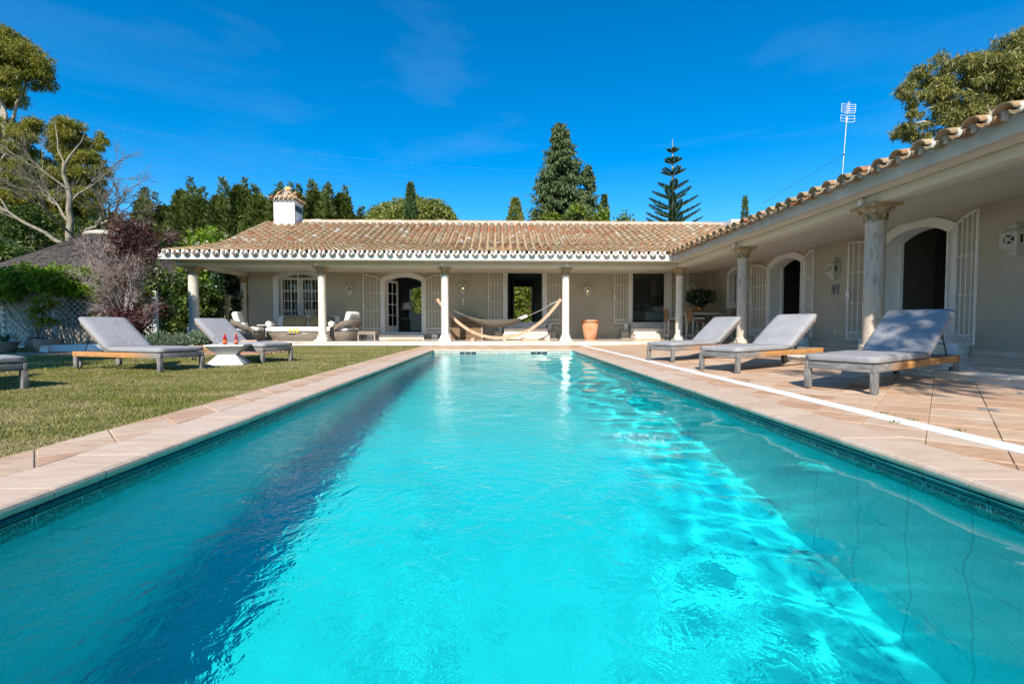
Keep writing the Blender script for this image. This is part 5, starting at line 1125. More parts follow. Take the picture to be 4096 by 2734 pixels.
m.add(vs, [(j * n + i, j * n + (i + 1) % n, (j + 1) * n + (i + 1) % n, (j + 1) * n + i) for j in range(len(prof) - 1) for i in range(n)], 0, True); m.build('thatch', 'thatch', t)
st_ = RNG.uniform(0, 2 * pi, 26000); sr = RNG.uniform(0, 1, 26000); rr = np.interp(sr, np.linspace(0, 1, 8), [p[0] for p in prof]); zz = np.interp(sr, np.linspace(0, 1, 8), [p[1] for p in prof])
P = np.stack([rr * np.cos(st_), rr * np.sin(st_), zz + .03], 1); dn = np.stack([np.cos(st_) * .8, np.sin(st_) * .8, -.38 + 0 * st_], 1) + RNG.normal(0, .16, (26000, 3)); Ls = RNG.uniform(.15, .4, 26000)[:, None]; sd_ = np.stack([-np.sin(st_), np.cos(st_), 0 * st_], 1) * .012
struct(obj('straw', np_mesh('straw', np.stack([P - sd_, P + sd_, P + dn * Ls], 1).reshape(-1, 3), 3, 'thatch'), t), 'stuff')
MB().lathe([(.92, 4.36), (.98, 4.42), (.92, 4.52), (.72, 4.59), (.4, 4.62), (.05, 4.63)], 40).build('cap', 'mortar', t)
for k in range(12): MB().tube([(4.3 * cos(k * pi / 6), 4.3 * sin(k * pi / 6), 0), (4.3 * cos(k * pi / 6), 4.3 * sin(k * pi / 6), 2.35)], .08, 8).build('post', 'driftwood', t)
MB().lathe([(3.6, 0), (3.6, 2.6)], 40, caps=False).build('wall', 'room_dark', t)
# garden wall with a barbecue niche and pierced block
t = thing('garden_wall', 'shaded white garden wall with a barbecue niche and a pierced block', 'wall', (-14.8, 13.9, 0))
m = MB(); m.bx(-2.6, .3, 0, .18, 0, .2); m.bx(-2.6, -.9, 0, .18, .2, 1.62); m.bx(.12, .3, 0, .18, .2, 1.62); m.bx(-.9, .12, 0, .18, .72, 1.3); m.bx(-.9, -.42, 0, .18, 1.3, 1.62); m.bx(-.05, .12, 0, .18, 1.3, 1.62); m.bx(-.42, -.05, 0, .18, 1.58, 1.62); m.build('wall', 'white_plaster', t)
b = MB(); b.bx(-.42, -.05, .03, .06, 1.3, 1.33); b.bx(-.42, -.05, .03, .06, 1.55, 1.58); b.bx(-.42, -.39, .03, .06, 1.33, 1.55); b.bx(-.08, -.05, .03, .06, 1.33, 1.55); b.bar((-.39, .045, 1.33), (-.08, .045, 1.55), .025, .03, up=(0, 1, 0)); b.bar((-.39, .047, 1.55), (-.08, .043, 1.33), .025, .03, up=(0, 1, 0)); b.build('pierced_block', 'white_plaster', t)
MB().bx(-1.0, .2, -.32, .0, .70, .76).build('shelf', 'white_plaster', t); MB().bx(-.9, .12, .14, .17, .2, .72).build('niche_back', 'room_dark', t); MB().bx(-1.0, -.9, -.3, 0, 0, .70).build('cheek', 'white_plaster', t)
# white lattice fence, slat by slat
MT['white_wood'] = gmat('white_painted_wood', [(.60, .60, .58), (.74, .74, .71)], 6, .7, .2, 50, dirt=((.38, .36, .31), .6), dscale=4)
t = thing('lattice_fence', 'white diagonal lattice fence under the leafy pergola', 'fence', (-14.3, 13.5, 0))
FWd, FHt = 4.3, 1.62
for k in range(4): MB().bx(-.045, .045, -.045, .045, 0, FHt + .05).build('post', 'white_wood', t, (FWd * k / 3, .06, 0))
for z in (.06, FHt - .02): MB().bx(0, FWd, .02, .06, z - .03, z + .03).build('rail', 'white_wood', t)
for s in (-1, 1):
    for k in range(-10, 32):
        x0 = k * .17; p, q_ = (x0, .08), (x0 + (FHt - .1), FHt - .02)
        a = max(0, -x0); b_ = max(0, q_[0] - FWd)
        if x0 > FWd - .1 or q_[0] < .1: continue
        P0_, P1_ = Vector((p[0] + a, .012 * s - .0, p[1] + a)), Vector((q_[0] - b_, .012 * s, q_[1] - b_))
        if s < 0: P0_.x, P1_.x = FWd - P0_.x, FWd - P1_.x
        if (P1_ - P0_).length > .1: MB().bar(P0_, P1_, .012, .035, up=(0, 1, 0)).build('slat', 'white_wood', t)
t = thing('plank_gate', 'blue shaded plank gate between the barbecue wall and the lattice', 'gate', (-14.42, 13.75, 0))
for k in range(9): MB().bx(0, .118, -.012, .012, .03, 1.62).build('plank', 'white_wood', t, (.12 * k, 0, 0))
for z in (.3, 1.35): MB().bx(0, 1.08, .0125, .035, z - .04, z + .04).build('ledge', 'white_wood', t)
# low curved whitewashed kerb and the brick circle
t = thing('curved_kerb', 'low curved whitewashed kerb beside the brick path', 'kerb', (-8.9, 11.6, 0))
kp = [(-2.3 + 2.3 * (1 - cos(a)), -.1 + 1.0 * sin(a)) for a in [i * pi / 2 / 10 for i in range(11)]] + [(.6, .92), (1.4, .9)]
m = MB(); vs = []
for i, (x, y) in enumerate(kp):
    a, b_ = kp[max(0, i - 1)], kp[min(len(kp) - 1, i + 1)]; d = Vector((b_[0] - a[0], b_[1] - a[1])).normalized(); nn = Vector((-d.y, d.x)) * .13
    vs += [(x - nn.x, y - nn.y, 0), (x - nn.x, y - nn.y, .15), (x - nn.x * .5, y - nn.y * .5, .18), (x + nn.x * .5, y + nn.y * .5, .18), (x + nn.x, y + nn.y, .15), (x + nn.x, y + nn.y, 0)]
L = len(kp); m.add(vs, [(i * 6 + j, i * 6 + j + 1, i * 6 + 7 + j, i * 6 + 6 + j) for i in range(L - 1) for j in range(5)] + [tuple(range(6)), tuple(range(L * 6 - 1, L * 6 - 7, -1))], 0, True); m.build('kerb', 'white_plaster', t)
MT['brick'] = gmat('garden_brick', [(.26, .10, .07), (.36, .17, .12), (.42, .25, .19)], 6, .85, .4, 50, rand=.25)
bp_ = MB(); bp_.bx(-11.6, -5.6, 10.75, 11.95, -.03, .005); bpo = struct(bp_.build('brick_path', 'grout'))
bm_ = MB().bx(-.104, .104, -.05, .05, -.02, .012).mesh('brick', 'brick', bevel=.004, seg=1, smooth=False); nb_ = 0
for r_ in range(10):
    for k in range(27):
        x = -11.5 + .222 * k + (.11 if r_ % 2 else 0); y = 10.82 + .116 * r_
        if abs(y - 11.35) > .6 * min(1, (x + 11.75) / 1.6) or nb_ > 270: continue
        nb_ += 1; obj('brick', bm_, bpo, (x, y, .006 + random.uniform(-.002, .002)), random.uniform(-.02, .02))
MT['pot_clay'] = gmat('old_pot_clay', [(.26, .17, .12), (.38, .26, .19)], 4, .85, .4, 30, dirt=((.42, .36, .30), .5), dscale=4)
def pot(x, y, prof, lab, n=22):
    t = thing('garden_pot', lab, 'pot', (x, y, .0), 0, 'clay pots along the garden wall'); MB().lathe(prof, n).build('body', 'pot_clay', t); r_, z = prof[-1]; MB().lathe([(r_ * 1.0, z - .001), (r_ * 1.08, z + .01), (r_ * 1.08, z + .035), (r_ * .96, z + .04), (r_ * .88, z - .05)], n, caps=False).build('rim', 'pot_clay', t); MB().lathe([(.01, z - .03), (r_ * .9, z - .03)], n, caps=False).build('soil', 'earth', t); return (x, y, z)
pA = pot(-11.35, 11.75, [(.15, 0), (.17, .01), (.25, .16), (.262, .26), (.25, .29)], 'wide round clay bowl pot with handles, biggest of the wall pots')
pB = pot(-11.85, 12.1, [(.09, 0), (.13, .12), (.14, .22)], 'small pale clay pot with a dry reddish plant')
pC = pot(-12.35, 12.45, [(.12, 0), (.19, .1), (.20, .22), (.15, .33)], 'tall ribbed clay jar behind the pale pot'); pD = pot(-12.55, 11.9, [(.16, 0), (.24, .14), (.26, .22)], 'shallow clay bowl holding a green strappy plant')
pE = pot(-11.25, 13.0, [(.12, 0), (.2, .1), (.22, .22), (.17, .33)], 'round clay jar by the lattice with a small lemon tree')
t = thing('planter_box', 'square white planter box behind the corner column', 'planter', (-10.45, 16.2, 0)); MB().bx(-.27, .27, -.27, .27, 0, .60).build('box', 'trim_white', t, bevel=.01); MB().bx(-.24, .24, -.24, .24, .601, .607).build('soil', 'earth', t)
# ------------------------------------------------------------------ plants
def unit(a): return a / np.maximum(np.linalg.norm(a, axis=1, keepdims=True), 1e-9)
def leaves(P, D, L, w, fold=0.):
    """diamond leaves: base P, unit direction D, length L, half width w"""
    n = len(P); L = np.broadcast_to(np.asarray(L, float), n)[:, None]; w = np.broadcast_to(np.asarray(w, float), n)[:, None]
    r = RNG.normal(size=(n, 3)); s = unit(np.cross(D, r)) * w; nrm = unit(np.cross(s, D)) * (w * fold)
    m = P + D * L * .45
    return np.stack([P, m + s + nrm, P + D * L, m - s + nrm], 1).reshape(-1, 3)
def ball(n, r=1., surf=.5):
    d = unit(RNG.normal(size=(n, 3))); return d * (r * RNG.uniform(0, 1, n)[:, None] ** surf)
def clumps(centres, radii, per, surf=.45, squash=.8):
    out = []
    for c, r in zip(centres, radii): p = ball(max(4, int(per * r * r)), r, surf); p[:, 2] *= squash; out.append(p + np.asarray(c))
    return np.concatenate(out)
def limb(m, p0, p1, r0, r1, bend=.15, n=6, k=5):
    p0, p1 = Vector(p0), Vector(p1); L = (p1 - p0).length; o = Vector((random.uniform(-1, 1), random.uniform(-1, 1), random.uniform(-.3, .6))) * bend * L; pts = []
    for i in range(k + 1): t = i / k; pts.append(p0.lerp(p1, t) + o * (t * (1 - t) * 2) + Vector((random.uniform(-1, 1), random.uniform(-1, 1), random.uniform(-1, 1))) * (.03 * L * (0 < i < k)))
    m.tube(pts, [r0 + (r1 - r0) * i / k for i in range(k + 1)], n); return pts
def bark(name, a, b, c): return gmat(name, [a, b, c], 3, .9, .7, 14, st=(2, 2, .5), bdist=.03, detail=8)
MT['bark_pale'] = bark('pale_bark', (.20, .17, .13), (.36, .32, .26), (.45, .41, .34)); MT['bark_dark'] = bark('dark_bark', (.05, .04, .03), (.10, .08, .06), (.14, .115, .09))
MT['bark_yellow'] = bark('lichen_bark', (.12, .10, .075), (.24, .21, .16), (.33, .28, .15)); MT['twig'] = gmat('grey_twig', [(.22, .19, .165), (.34, .30, .27)], 3, .9, 0); MT['twig_pink'] = gmat('dry_feathery_twig', [(.26, .20, .18), (.36, .30, .27)], 3, .9, 0)
MT['gum_leaf'] = leafmat('gum_leaf', [(.10, .13, .028), (.20, .21, .035), (.31, .27, .035), (.13, .16, .032), (.38, .29, .045)], .42, .5, .02)
MT['gum_dark'] = leafmat('gum_leaf_dark', [(.12, .145, .045), (.21, .205, .05), (.29, .25, .06), (.16, .17, .055)], .38, .5, .03)
MT['thuja'] = leafmat('thuja_spray', [(.055, .085, .018), (.085, .125, .026), (.125, .155, .034), (.16, .175, .045)], .28, .6, .02); MT['cypress'] = leafmat('cypress_spray', [(.048, .099, .032), (.080, .136, .042), (.120, .168, .048)], .2, .6, .03)
MT['spruce'] = leafmat('spruce_needle', [(.05, .082, .032), (.08, .118, .045), (.125, .155, .06)], .18, .6, .02)
MT['norfolk'] = leafmat('norfolk_needle', [(.065, .15, .07), (.10, .20, .09), (.14, .23, .09)], .3, .5, .03); MT['ivy'] = leafmat('yellow_green_leaf', [(.09, .155, .016), (.155, .22, .02), (.235, .26, .026), (.065, .13, .018)], .4); MT['round_leaf'] = leafmat('round_tree_leaf', [(.126, .161, .031), (.182, .210, .042), (.238, .238, .049)], .3)
MT['vine'] = leafmat('vine_leaf', [(.062, .138, .013), (.125, .237, .015), (.188, .288, .019), (.275, .300, .025), (.088, .175, .019)], .45, .5, .015); MT['shrub'] = leafmat('dark_shrub_leaf', [(.027, .061, .014), (.054, .101, .019), (.088, .135, .027), (.135, .162, .030)], .3, .5, .02)
MT['red_leaf'] = leafmat('wine_red_leaf', [(.054, .012, .017), (.096, .022, .026), (.072, .024, .026), (.132, .042, .036)], .3); MT['blossom'] = leafmat('white_blossom', [(.60, .58, .52), (.70, .66, .60), (.55, .42, .36)], .3, .6, 0)
MT['lavender'] = leafmat('grey_green_leaf', [(.120, .174, .102), (.180, .240, .150), (.228, .288, .192)], .25); MT['strap'] = leafmat('strap_leaf', [(.036, .090, .034), (.060, .132, .048), (.096, .168, .072)], .3, .35, .1); MT['lemon'] = leafmat('lemon_leaf', [(.20, .22, .012), (.32, .28, .012), (.12, .18, .015), (.40, .32, .02)], .45)
MT['hedge'] = leafmat('hedge_leaf', [(.072, .132, .014), (.132, .204, .024), (.192, .240, .030), (.264, .240, .036)], .4); MT['ficus'] = leafmat('ficus_leaf', [(.012, .035, .010), (.02, .055, .014), (.03, .07, .018)], .25, .3, .12); MT['bloom_pink'] = leafmat('bougainvillea', [(.45, .06, .16), (.5, .12, .2)], .3)
def plant(name, lab, cat, loc, arrs, mats, wood=None, wmat='bark_dark', group=None, crown='crown'):
    t = thing(name, lab, cat, loc, 0, group)
    obj(crown, join_np(crown, arrs, mats), t)
    if wood and wood.v:
        o = wood.build('trunk' if cat == 'tree' and crown == 'crown' else 'stems', wmat, t)
        if o.name.startswith('stems'): struct(o, 'stuff')
    return t
def gum(name, lab, base, blobs, trunk, mat='gum_leaf', per=1350, L=.30):
    bx_, by_, bz_ = base; m = MB(); C = []; R = []
    tp = [Vector(p) for p in trunk]; m.tube(tp, [.26 - .16 * i / (len(tp) - 1) for i in range(len(tp))], 8)
    for (c, r) in blobs:
        c = Vector(c); st = tp[min(len(tp) - 1, max(1, int(len(tp) * .6)))] if c.z > tp[-1].z - 3 else tp[len(tp) // 2]
        pts = limb(m, st, c, .10, .035, .18)
        for k in range(max(6, int(12 * r))):
            d = ball(1, r, .35)[0]; d[2] *= .8; e = c + Vector(d); 
            if k % 2 == 0: limb(m, pts[random.randint(3, 5)], e, .03, .008, .2, 4, 4)
            C.append(tuple(e)); R.append(r * random.uniform(.28, .48))
    P = clumps(C, R, per, .5, .75); n = len(P)
    D = unit(RNG.normal(0, .55, (n, 3)) + np.array([0, 0, -.75])); A = leaves(P, D, RNG.uniform(.6, 1.2, n) * L, L * .085, .2)
    return plant(name, lab, 'tree', base, [(A, 4, 0)], [mat], m, 'bark_pale')
# gum trees, left and right (coordinates are relative to the trunk foot)
gum('gum_tree', 'tall open-crowned gum tree high above the hut', (-34.0, 31, 0), [((3.3, .6, 13.4), 1.1), ((2.6, -.3, 9.3), 1.6), ((1.2, .2, 13.9), 1.0), ((.9, -.4, 8.6), 1.8), ((1.30, 0.00, 18.30), 2.00), ((3.30, 0.40, 17.70), 1.50), ((0.20, 0.00, 16.80), 2.00), ((2.60, -0.40, 16.30), 1.30), ((1.80, 0.30, 19.40), 1.10), ((1.40, 0.30, 12.70), 1.60), ((3.00, -0.40, 12.60), 1.10), ((0.60, 0.40, 10.90), 2.00), ((2.80, 0.00, 10.90), 1.40)], [(0, 0, 0), (.4, 0, 5), (1.2, .1, 10), (1.9, 0, 13.4), (1.7, 0, 16)])
gum('gum_tree', 'smaller bushy gum tree behind the bare tree', (-29.4, 32, 0), [((.2, .4, 12.6), 1.1), ((1.6, 0, 11.0), 1.1), ((-1.4, .2, 10.8), 1.3), ((1.0, -.2, 8.6), 1.3), ((0.70, 0.00, 13.50), 1.25), ((2.20, 0.20, 13.30), 0.85), ((1.10, -0.30, 12.00), 1.20), ((-0.80, 0.30, 12.00), 1.00), ((-0.20, 0.00, 10.20), 1.50), ((-1.80, 0.30, 9.20), 1.70), ((1.20, 0.30, 9.70), 1.20), ((-0.60, 0.00, 7.80), 1.90), ((-2.60, 0.00, 7.20), 1.60)], [(0, 0, 0), (-.2, 0, 4), (0, 0, 8), (.5, 0, 12)])
gum('gum_tree', 'large gum tree with pale limbs rising behind the tiled eave', (25.0, 21.5, 0), [((-5.30, 0.20, 10.30), 0.75), ((-4.70, 0.00, 11.70), 1.05), ((-3.90, 0.40, 12.70), 1.10), ((-2.50, -0.30, 12.50), 1.30), ((-1.40, 0.00, 13.20), 1.40), ((0.10, 0.40, 13.50), 1.60), ((1.80, 0.00, 14.20), 1.80), ((-3.40, -0.30, 10.70), 1.05), ((-1.90, 0.40, 11.00), 1.30), ((-0.10, -0.20, 11.40), 1.50), ((1.80, 0.20, 11.60), 1.80), ((-4.40, 0.40, 9.90), 0.70)], [(0, 0, 0), (-.3, 0, 4), (-.9, 0, 8), (-1.4, 0, 10.4), (-1.0, 0, 12.6)], 'gum_dark')
# bare tree, its limbs spreading over the hut
def bare_tree():
    m = MB(); tw = []
    def grow(p, d, L, r, lv):
        e = p + d * L; pts = limb(m, p, e, r, r * .55, .14, 7 if lv == 0 else 5 if lv < 3 else 3, 5 if lv < 3 else 3)
        if lv >= 4: return
        for k in range((4, 5, 7, 9)[lv]):
            q_ = pts[random.randint(len(pts) // 2, len(pts) - 1)] if k else pts[-1]; nd = (d + Vector((random.uniform(-1, 1), random.uniform(-1, 1), random.uniform(-.5, .7))) * .75).normalized()
            grow(q_, nd, L * random.uniform(.45, .72), r * .42, lv + 1)
    tr_ = limb(m, (0, 0, 0), (.15, 0, 5.2), .31, .24, .03, 9, 6); limb(m, (.15, 0, 5.2), (-.1, 0, 9.3), .20, .09, .04, 8, 6); limb(m, (-.1, 0, 9.3), (-.5, 0, 12.4), .07, .012, .08, 5); limb(m, (-.1, 0, 9.2), (.9, .3, 11.6), .09, .02, .08, 5)
    for (z, d, L, r) in [(5.0, (.80, -.2, .42), 3.3, .20), (5.2, (-.8, -.1, .50), 3.4, .18), (3.9, (.95, -.4, .05), 2.8, .14), (4.4, (-.95, -.2, .1), 2.8, .13), (6.6, (-.7, .3, .6), 2.4, .11), (7.6, (.5, .5, .8), 2.2, .09), (8.4, (-.7, -.2, .55), 1.9, .07), (6.0, (.3, -.9, .4), 2.5, .1)]: grow(Vector((.1, 0, z)), Vector(d).normalized(), L, r * .72, 1)
    t = thing('bare_tree', 'leafless tree with lichen-yellow trunk and spreading twiggy limbs', 'tree', (-24.6, 26.8, 0)); m.build('trunk', 'bark_yellow', t); return t
bare_tree()
# conifers
def cone_crown(h, r, n, L, w, top=.0, fl=.9, z0=.02, jag=.35):
    t = RNG.uniform(0, 1, n) ** 1.35; z = z0 * h + t * (1 - z0) * h; a = RNG.uniform(0, 2 * pi, n)
    lob = 1 + jag * np.sin(a * 5 + z * 2.1 + RNG.uniform(0, 6)) * .35 + jag * np.sin(a * 3 - z * 3.3) * .25
    R = r * (1 - t) ** fl * lob * np.sqrt(RNG.uniform(.35, 1, n)) + .02
    P = np.stack([R * np.cos(a), R * np.sin(a), z], 1); D = unit(np.stack([np.cos(a) * .55, np.sin(a) * .55, np.full(n, .75)], 1) + RNG.normal(0, .3, (n, 3)))
    return leaves(P, D, RNG.uniform(.6, 1.3, n) * L, w, .3)
def thuja_mesh(h, r, n, seed):
    A = [cone_crown(h, r, n, .34, .055, fl=.75, jag=.5)]
    for k in range(7):      # leading shoots that fray the outline
        a = RNG.uniform(0, 6.28); rr_ = RNG.uniform(.1, .6) * r; zz_ = h * RNG.uniform(.62, .95); c = cone_crown(h * .22, .22, 260, .22, .035, jag=.2); c = c + np.array([rr_ * cos(a), rr_ * sin(a), zz_ - h * .05]); A.append(c)
    return join_np('crown', [(np.concatenate(A), 4, 0)], ['thuja'])
TJ = [thuja_mesh(8.6, 1.75, 7500, 1), thuja_mesh(8.2, 1.6, 7000, 2), thuja_mesh(9.0, 1.5, 7000, 3)]; tk = MB().tube([(0, 0, 0), (0, 0, 7)], [.16, .04], 6).mesh('trunk', 'bark_dark')
TP = [(-24.6, 30.0, 8.0), (-22.4, 29.6, 8.7), (-20.9, 29.2, 8.3), (-19.4, 28.8, 9.1), (-18.2, 28.3, 8.5), (-16.9, 28.3, 8.7), (-15.6, 28.1, 9.2), (-14.4, 27.9, 8.6), (-13.2, 27.8, 8.7), (-12.1, 27.8, 8.8), (-11.2, 28.2, 9.0), (-10.3, 27.9, 8.3), (-9.4, 27.8, 8.7), (-8.6, 28.0, 7.4)]
TL = ['at its far end behind the bare tree twigs', 'behind the feathery grey shrub top', 'behind the wine-red shrub leaves', 'rising tall above the roof corner', 'second along past the roof corner', 'third along past the roof corner', 'tall, two before the chimney', 'next before the chimney', 'directly behind the chimney', 'first past the chimney', 'tall, second past the chimney', 'third past the chimney', 'fourth past the chimney', 'lowest, ending the row on the ridge']
for k, (x, y, h) in enumerate(TP):
    t = thing('hedge_conifer', 'thuja of the tall green hedge ' + TL[k], 'tree', (x, y, 0), random.uniform(0, 6), 'conifers of the tall hedge'); obj('crown', TJ[k % 3], t); obj('trunk', tk, t); s = h / (8.6, 8.2, 9.0)[k % 3]; t.scale = (1.3, 1.3, s * .96)
def cyp(lab, x, y, h, r, n, mat='cypress'):
    return plant('cypress', lab, 'tree', (x, y, 0), [(cone_crown(h, r, n, .32, .05, fl=.62, jag=.3), 4, 0)], [mat], MB().tube([(0, 0, 0), (0, 0, h * .8)], [.15, .03], 6))
cyp('slim dark cypress rising before the round tree', -6.7, 35, 11.3, .95, 7000); cyp('short cone-shaped cypress alone on the ridge line left of the spruce', 1.2, 34, 9.95, 1.6, 6500, 'round_leaf'); cyp('small pointed cypress at the foot of the spruce', 8.5, 37, 11.1, .9, 5000); cyp('little cypress above the white vent box', 25.5, 47, 13.9, .75, 4000)
C = [(ball(1, 3.9, .2)[0] * np.array([1.05, 1, .95])) for _ in range(150)]; C = [(c[0], c[1], abs(c[2]) * .95 + 8.3) for c in C]
A = clumps(C, [1.0] * 150, 560, .5, .8); plant('round_tree', 'wide dome-shaped yellow green tree behind the roof ridge', 'tree', (-7.75, 42, 0), [(leaves(A, unit(RNG.normal(size=A.shape) + [0, 0, .3]), .26, .07, .2), 4, 0)], ['round_leaf'], MB().tube([(0, 0, 0), (0, 0, 7)], [.3, .15], 7))
def spruce(lab, x, y, h, R0, nb, open_=.0, mat='spruce', mats2=None):
    P = []; D = []; m = MB(); m.tube([(0, 0, 0), (0, 0, h)], [.28, .03], 7)
    for k in range(nb):
        t = (k + random.random()) / nb; z = h * (.18 + .82 * t ** .9); a = random.uniform(0, 2 * pi); L = R0 * (1 - t) ** .75 * random.uniform(.55, 1.25) + .18
        dirv = np.array([cos(a), sin(a), 0]); n = int(60 * L + 12); s = RNG.uniform(.12, 1, n) ** .8
        pos = np.array([0, 0, z]) + dirv * (s * L)[:, None]; pos[:, 2] += -.28 * L * s + .32 * L * s ** 2.5; pos += RNG.normal(0, .07 + .03 * L, (n, 3))
        P.append(pos); D.append(unit(dirv * .35 + np.array([0, 0, -.75]) + RNG.normal(0, .35, (n, 3))))
        if k % 4 == 0: m.tube([(0, 0, z), tuple(dirv * L * .6 + np.array([0, 0, z - .13 * L]))], [.04, .012], 4, caps=False)
    P = np.concatenate(P); D = np.concatenate(D); return plant('spruce', lab, 'tree', (x, y, 0), [(leaves(P, D, RNG.uniform(.2, .46, len(P)), .055, .2), 4, 0)], [mat], m)
spruce('tall dense spruce with drooping sprays behind the roof, tallest on the ridge line', 4.8, 36, 16.4, 3.1, 430); spruce('slimmer second top of the spruce group with brownish shoots', 7.0, 36.6, 13.4, 2.0, 170)
C = [(random.uniform(-3.2, 3.4), random.uniform(-1, 1), random.uniform(5.5, 9.4 - abs(random.uniform(0, 1)))) for _ in range(70)]; A = clumps(C, [.75] * 70, 300, .5)
plant('climber_mass', 'yellow green climber growing round the feet of the spruces', 'shrub', (6.2, 34.6, 0), [(leaves(A, unit(RNG.normal(size=A.shape)), .26, .08, .2), 4, 0)], ['ivy'], MB().tube([(0, 0, 0), (0, 0, 6)], [.1, .05], 6))
def norfolk():
    h = 14.3; m = MB(); m.tube([(0, 0, 0), (.1, 0, 6), (-.05, 0, h)], [.24, .16, .02], 7); P = []; D = []; Ls = []
    zs = [(13.4, .36), (12.65, .62), (11.85, .88), (10.85, 1.1), (10.2, 1.45), (9.55, 1.75), (9.0, 1.9), (8.5, 1.95), (8.0, 2.05), (7.2, 2.5), (6.4, 2.7), (5.4, 2.8)]
    for z, L in zs:
        nb = 5; a0 = random.uniform(0, 6)
        for k in range(nb):
            a = a0 + 2 * pi * k / nb + random.uniform(-.12, .12); dv = np.array([cos(a), sin(a), 0]); sv = np.array([-sin(a), cos(a), 0]); n = int(46 * L) + 14
            s = np.linspace(.06, 1, n); up = .10 * L * s + .32 * L * s ** 1.8; pos = np.array([0, 0, z - .2 * L]) + dv * (s * L)[:, None]; pos[:, 2] += up; pts = [tuple(pos[i]) for i in range(0, n, max(1, n // 6))] + [tuple(pos[-1])]; m.tube(pts, [.03 - .022 * i / (len(pts) - 1) for i in range(len(pts))], 4, caps=False)
            for q_ in (-1, 1):
                for rep in range(2):
                    dd = unit(sv * q_ * .8 + dv * .35 + np.array([0, 0, .55]) + RNG.normal(0, .08, (n, 3))); P.append(pos); D.append(dd); Ls.append((.12 + .34 * np.sin(pi * np.clip(s * .85 + .12, 0, 1))) * RNG.uniform(.8, 1.1, n))
    P = np.concatenate(P); D = np.concatenate(D); Ls = np.concatenate(Ls)
    return plant('norfolk_pine', 'tiered norfolk pine with feathery upswept branches behind the roof', 'tree', (12.75, 33.5, 0), [(leaves(P, D, Ls, .017, .2), 4, 0)], ['norfolk'], m, 'bark_pale')
norfolk()
def bush(name, lab, loc, ctr, rad, ncl, rcl, per, L, w, mats, cat='shrub', flow=0, stems=6, smat='bark_dark', up=.3, group=None, fl=.09):
    C = [tuple(np.array(ctr) + ball(1, 1., .4)[0] * np.array(rad)) for _ in range(ncl)]; P = clumps(C, [rcl * random.uniform(.7, 1.25) for _ in C], per / (rcl * rcl), .5); P[:, 2] = np.maximum(P[:, 2], .02); D = unit(RNG.normal(size=P.shape) + [0, 0, up]); arr = [(leaves(P, D, RNG.uniform(.6, 1.2, len(P)) * L, w, .25), 4, 0)]
    if flow: Q = P[RNG.choice(len(P), flow)] + RNG.normal(0, .05, (flow, 3)) + unit(P[RNG.choice(len(P), flow)] * 0 + np.array([.2, -.8, .5])) * .12; arr.append((leaves(np.repeat(Q, 5, 0) + RNG.normal(0, .035, (flow * 5, 3)), unit(RNG.normal(size=(flow * 5, 3))), fl, fl * .45), 4, 1))
    m = MB()
    for k in range(stems): c = C[random.randrange(len(C))]; limb(m, (c[0] * .15 + random.uniform(-.1, .1), c[1] * .15, 0), c, .03, .008, .2, 5, 5)
    return plant(name, lab, cat, loc, arr, mats, m, smat, group, 'foliage')
# dark wooded edge of the garden behind the hut
for k, (x, y, h, r) in enumerate([(-29.8, 29, 8.2, 3.0), (-26.6, 30.5, 8.0, 2.8), (-33.6, 28, 8.6, 3.2), (-23.4, 31.5, 7.6, 2.6), (-26.5, 25.5, 4.9, 2.4), (-24.6, 23.0, 4.6, 2.0)]):
    bush('evergreen_tree', ['dark evergreen tree left of the bare tree trunk', 'dark evergreen low between bare tree and hedge', 'tall dark evergreen at the photo edge under the gums', 'dark evergreen behind the wine-red shrub and bare twigs', 'low dark evergreen beside the thatch slope', 'dark evergreen at the photo edge beside the hut'][k], (x, y, 0), (0, 0, h * .55), (r, r * .8, h * .45), 64, .95, 420, .20, .05, ['shrub'], 'tree')
# leafy pergola vine over the lattice with its pale woody stems
C = []
for _ in range(230): x = random.uniform(-3.4, 3.7); C.append((x, random.uniform(-.6, .7), 1.72 + random.uniform(-.22, .38) + .14 * sin(x * 1.3)))
P = clumps(C, [random.uniform(.22, .4) for _ in C], 1700, .5, .75); D = unit(RNG.normal(size=P.shape) + [0, -.5, .25])
m = MB()
for k in range(16): x = 1.0 + random.uniform(-.3, .3) * 2 + k * .07; limb(m, (x * .8 + .3, -.12, 0), (x * 1.5 - 1.6 + random.uniform(-.7, .7), -.1 + random.uniform(-.1, .1), 1.6), .028, .012, .16, 6, 6)
for k in range(14): x = random.uniform(-2.5, 4.5); limb(m, (x, -.2, 1.6), (x + random.uniform(-1.2, 1.2), -.3, 1.9), .012, .005, .2, 4)
plant('pergola_vine', 'bright green vine heaped over the white lattice with pale bare stems', 'climber', (-13.8, 13.3, 0), [(leaves(P, D, RNG.uniform(.06, .13, len(P)), .034, .25), 4, 0)], ['vine'], m, 'bark_pale', None, 'foliage')
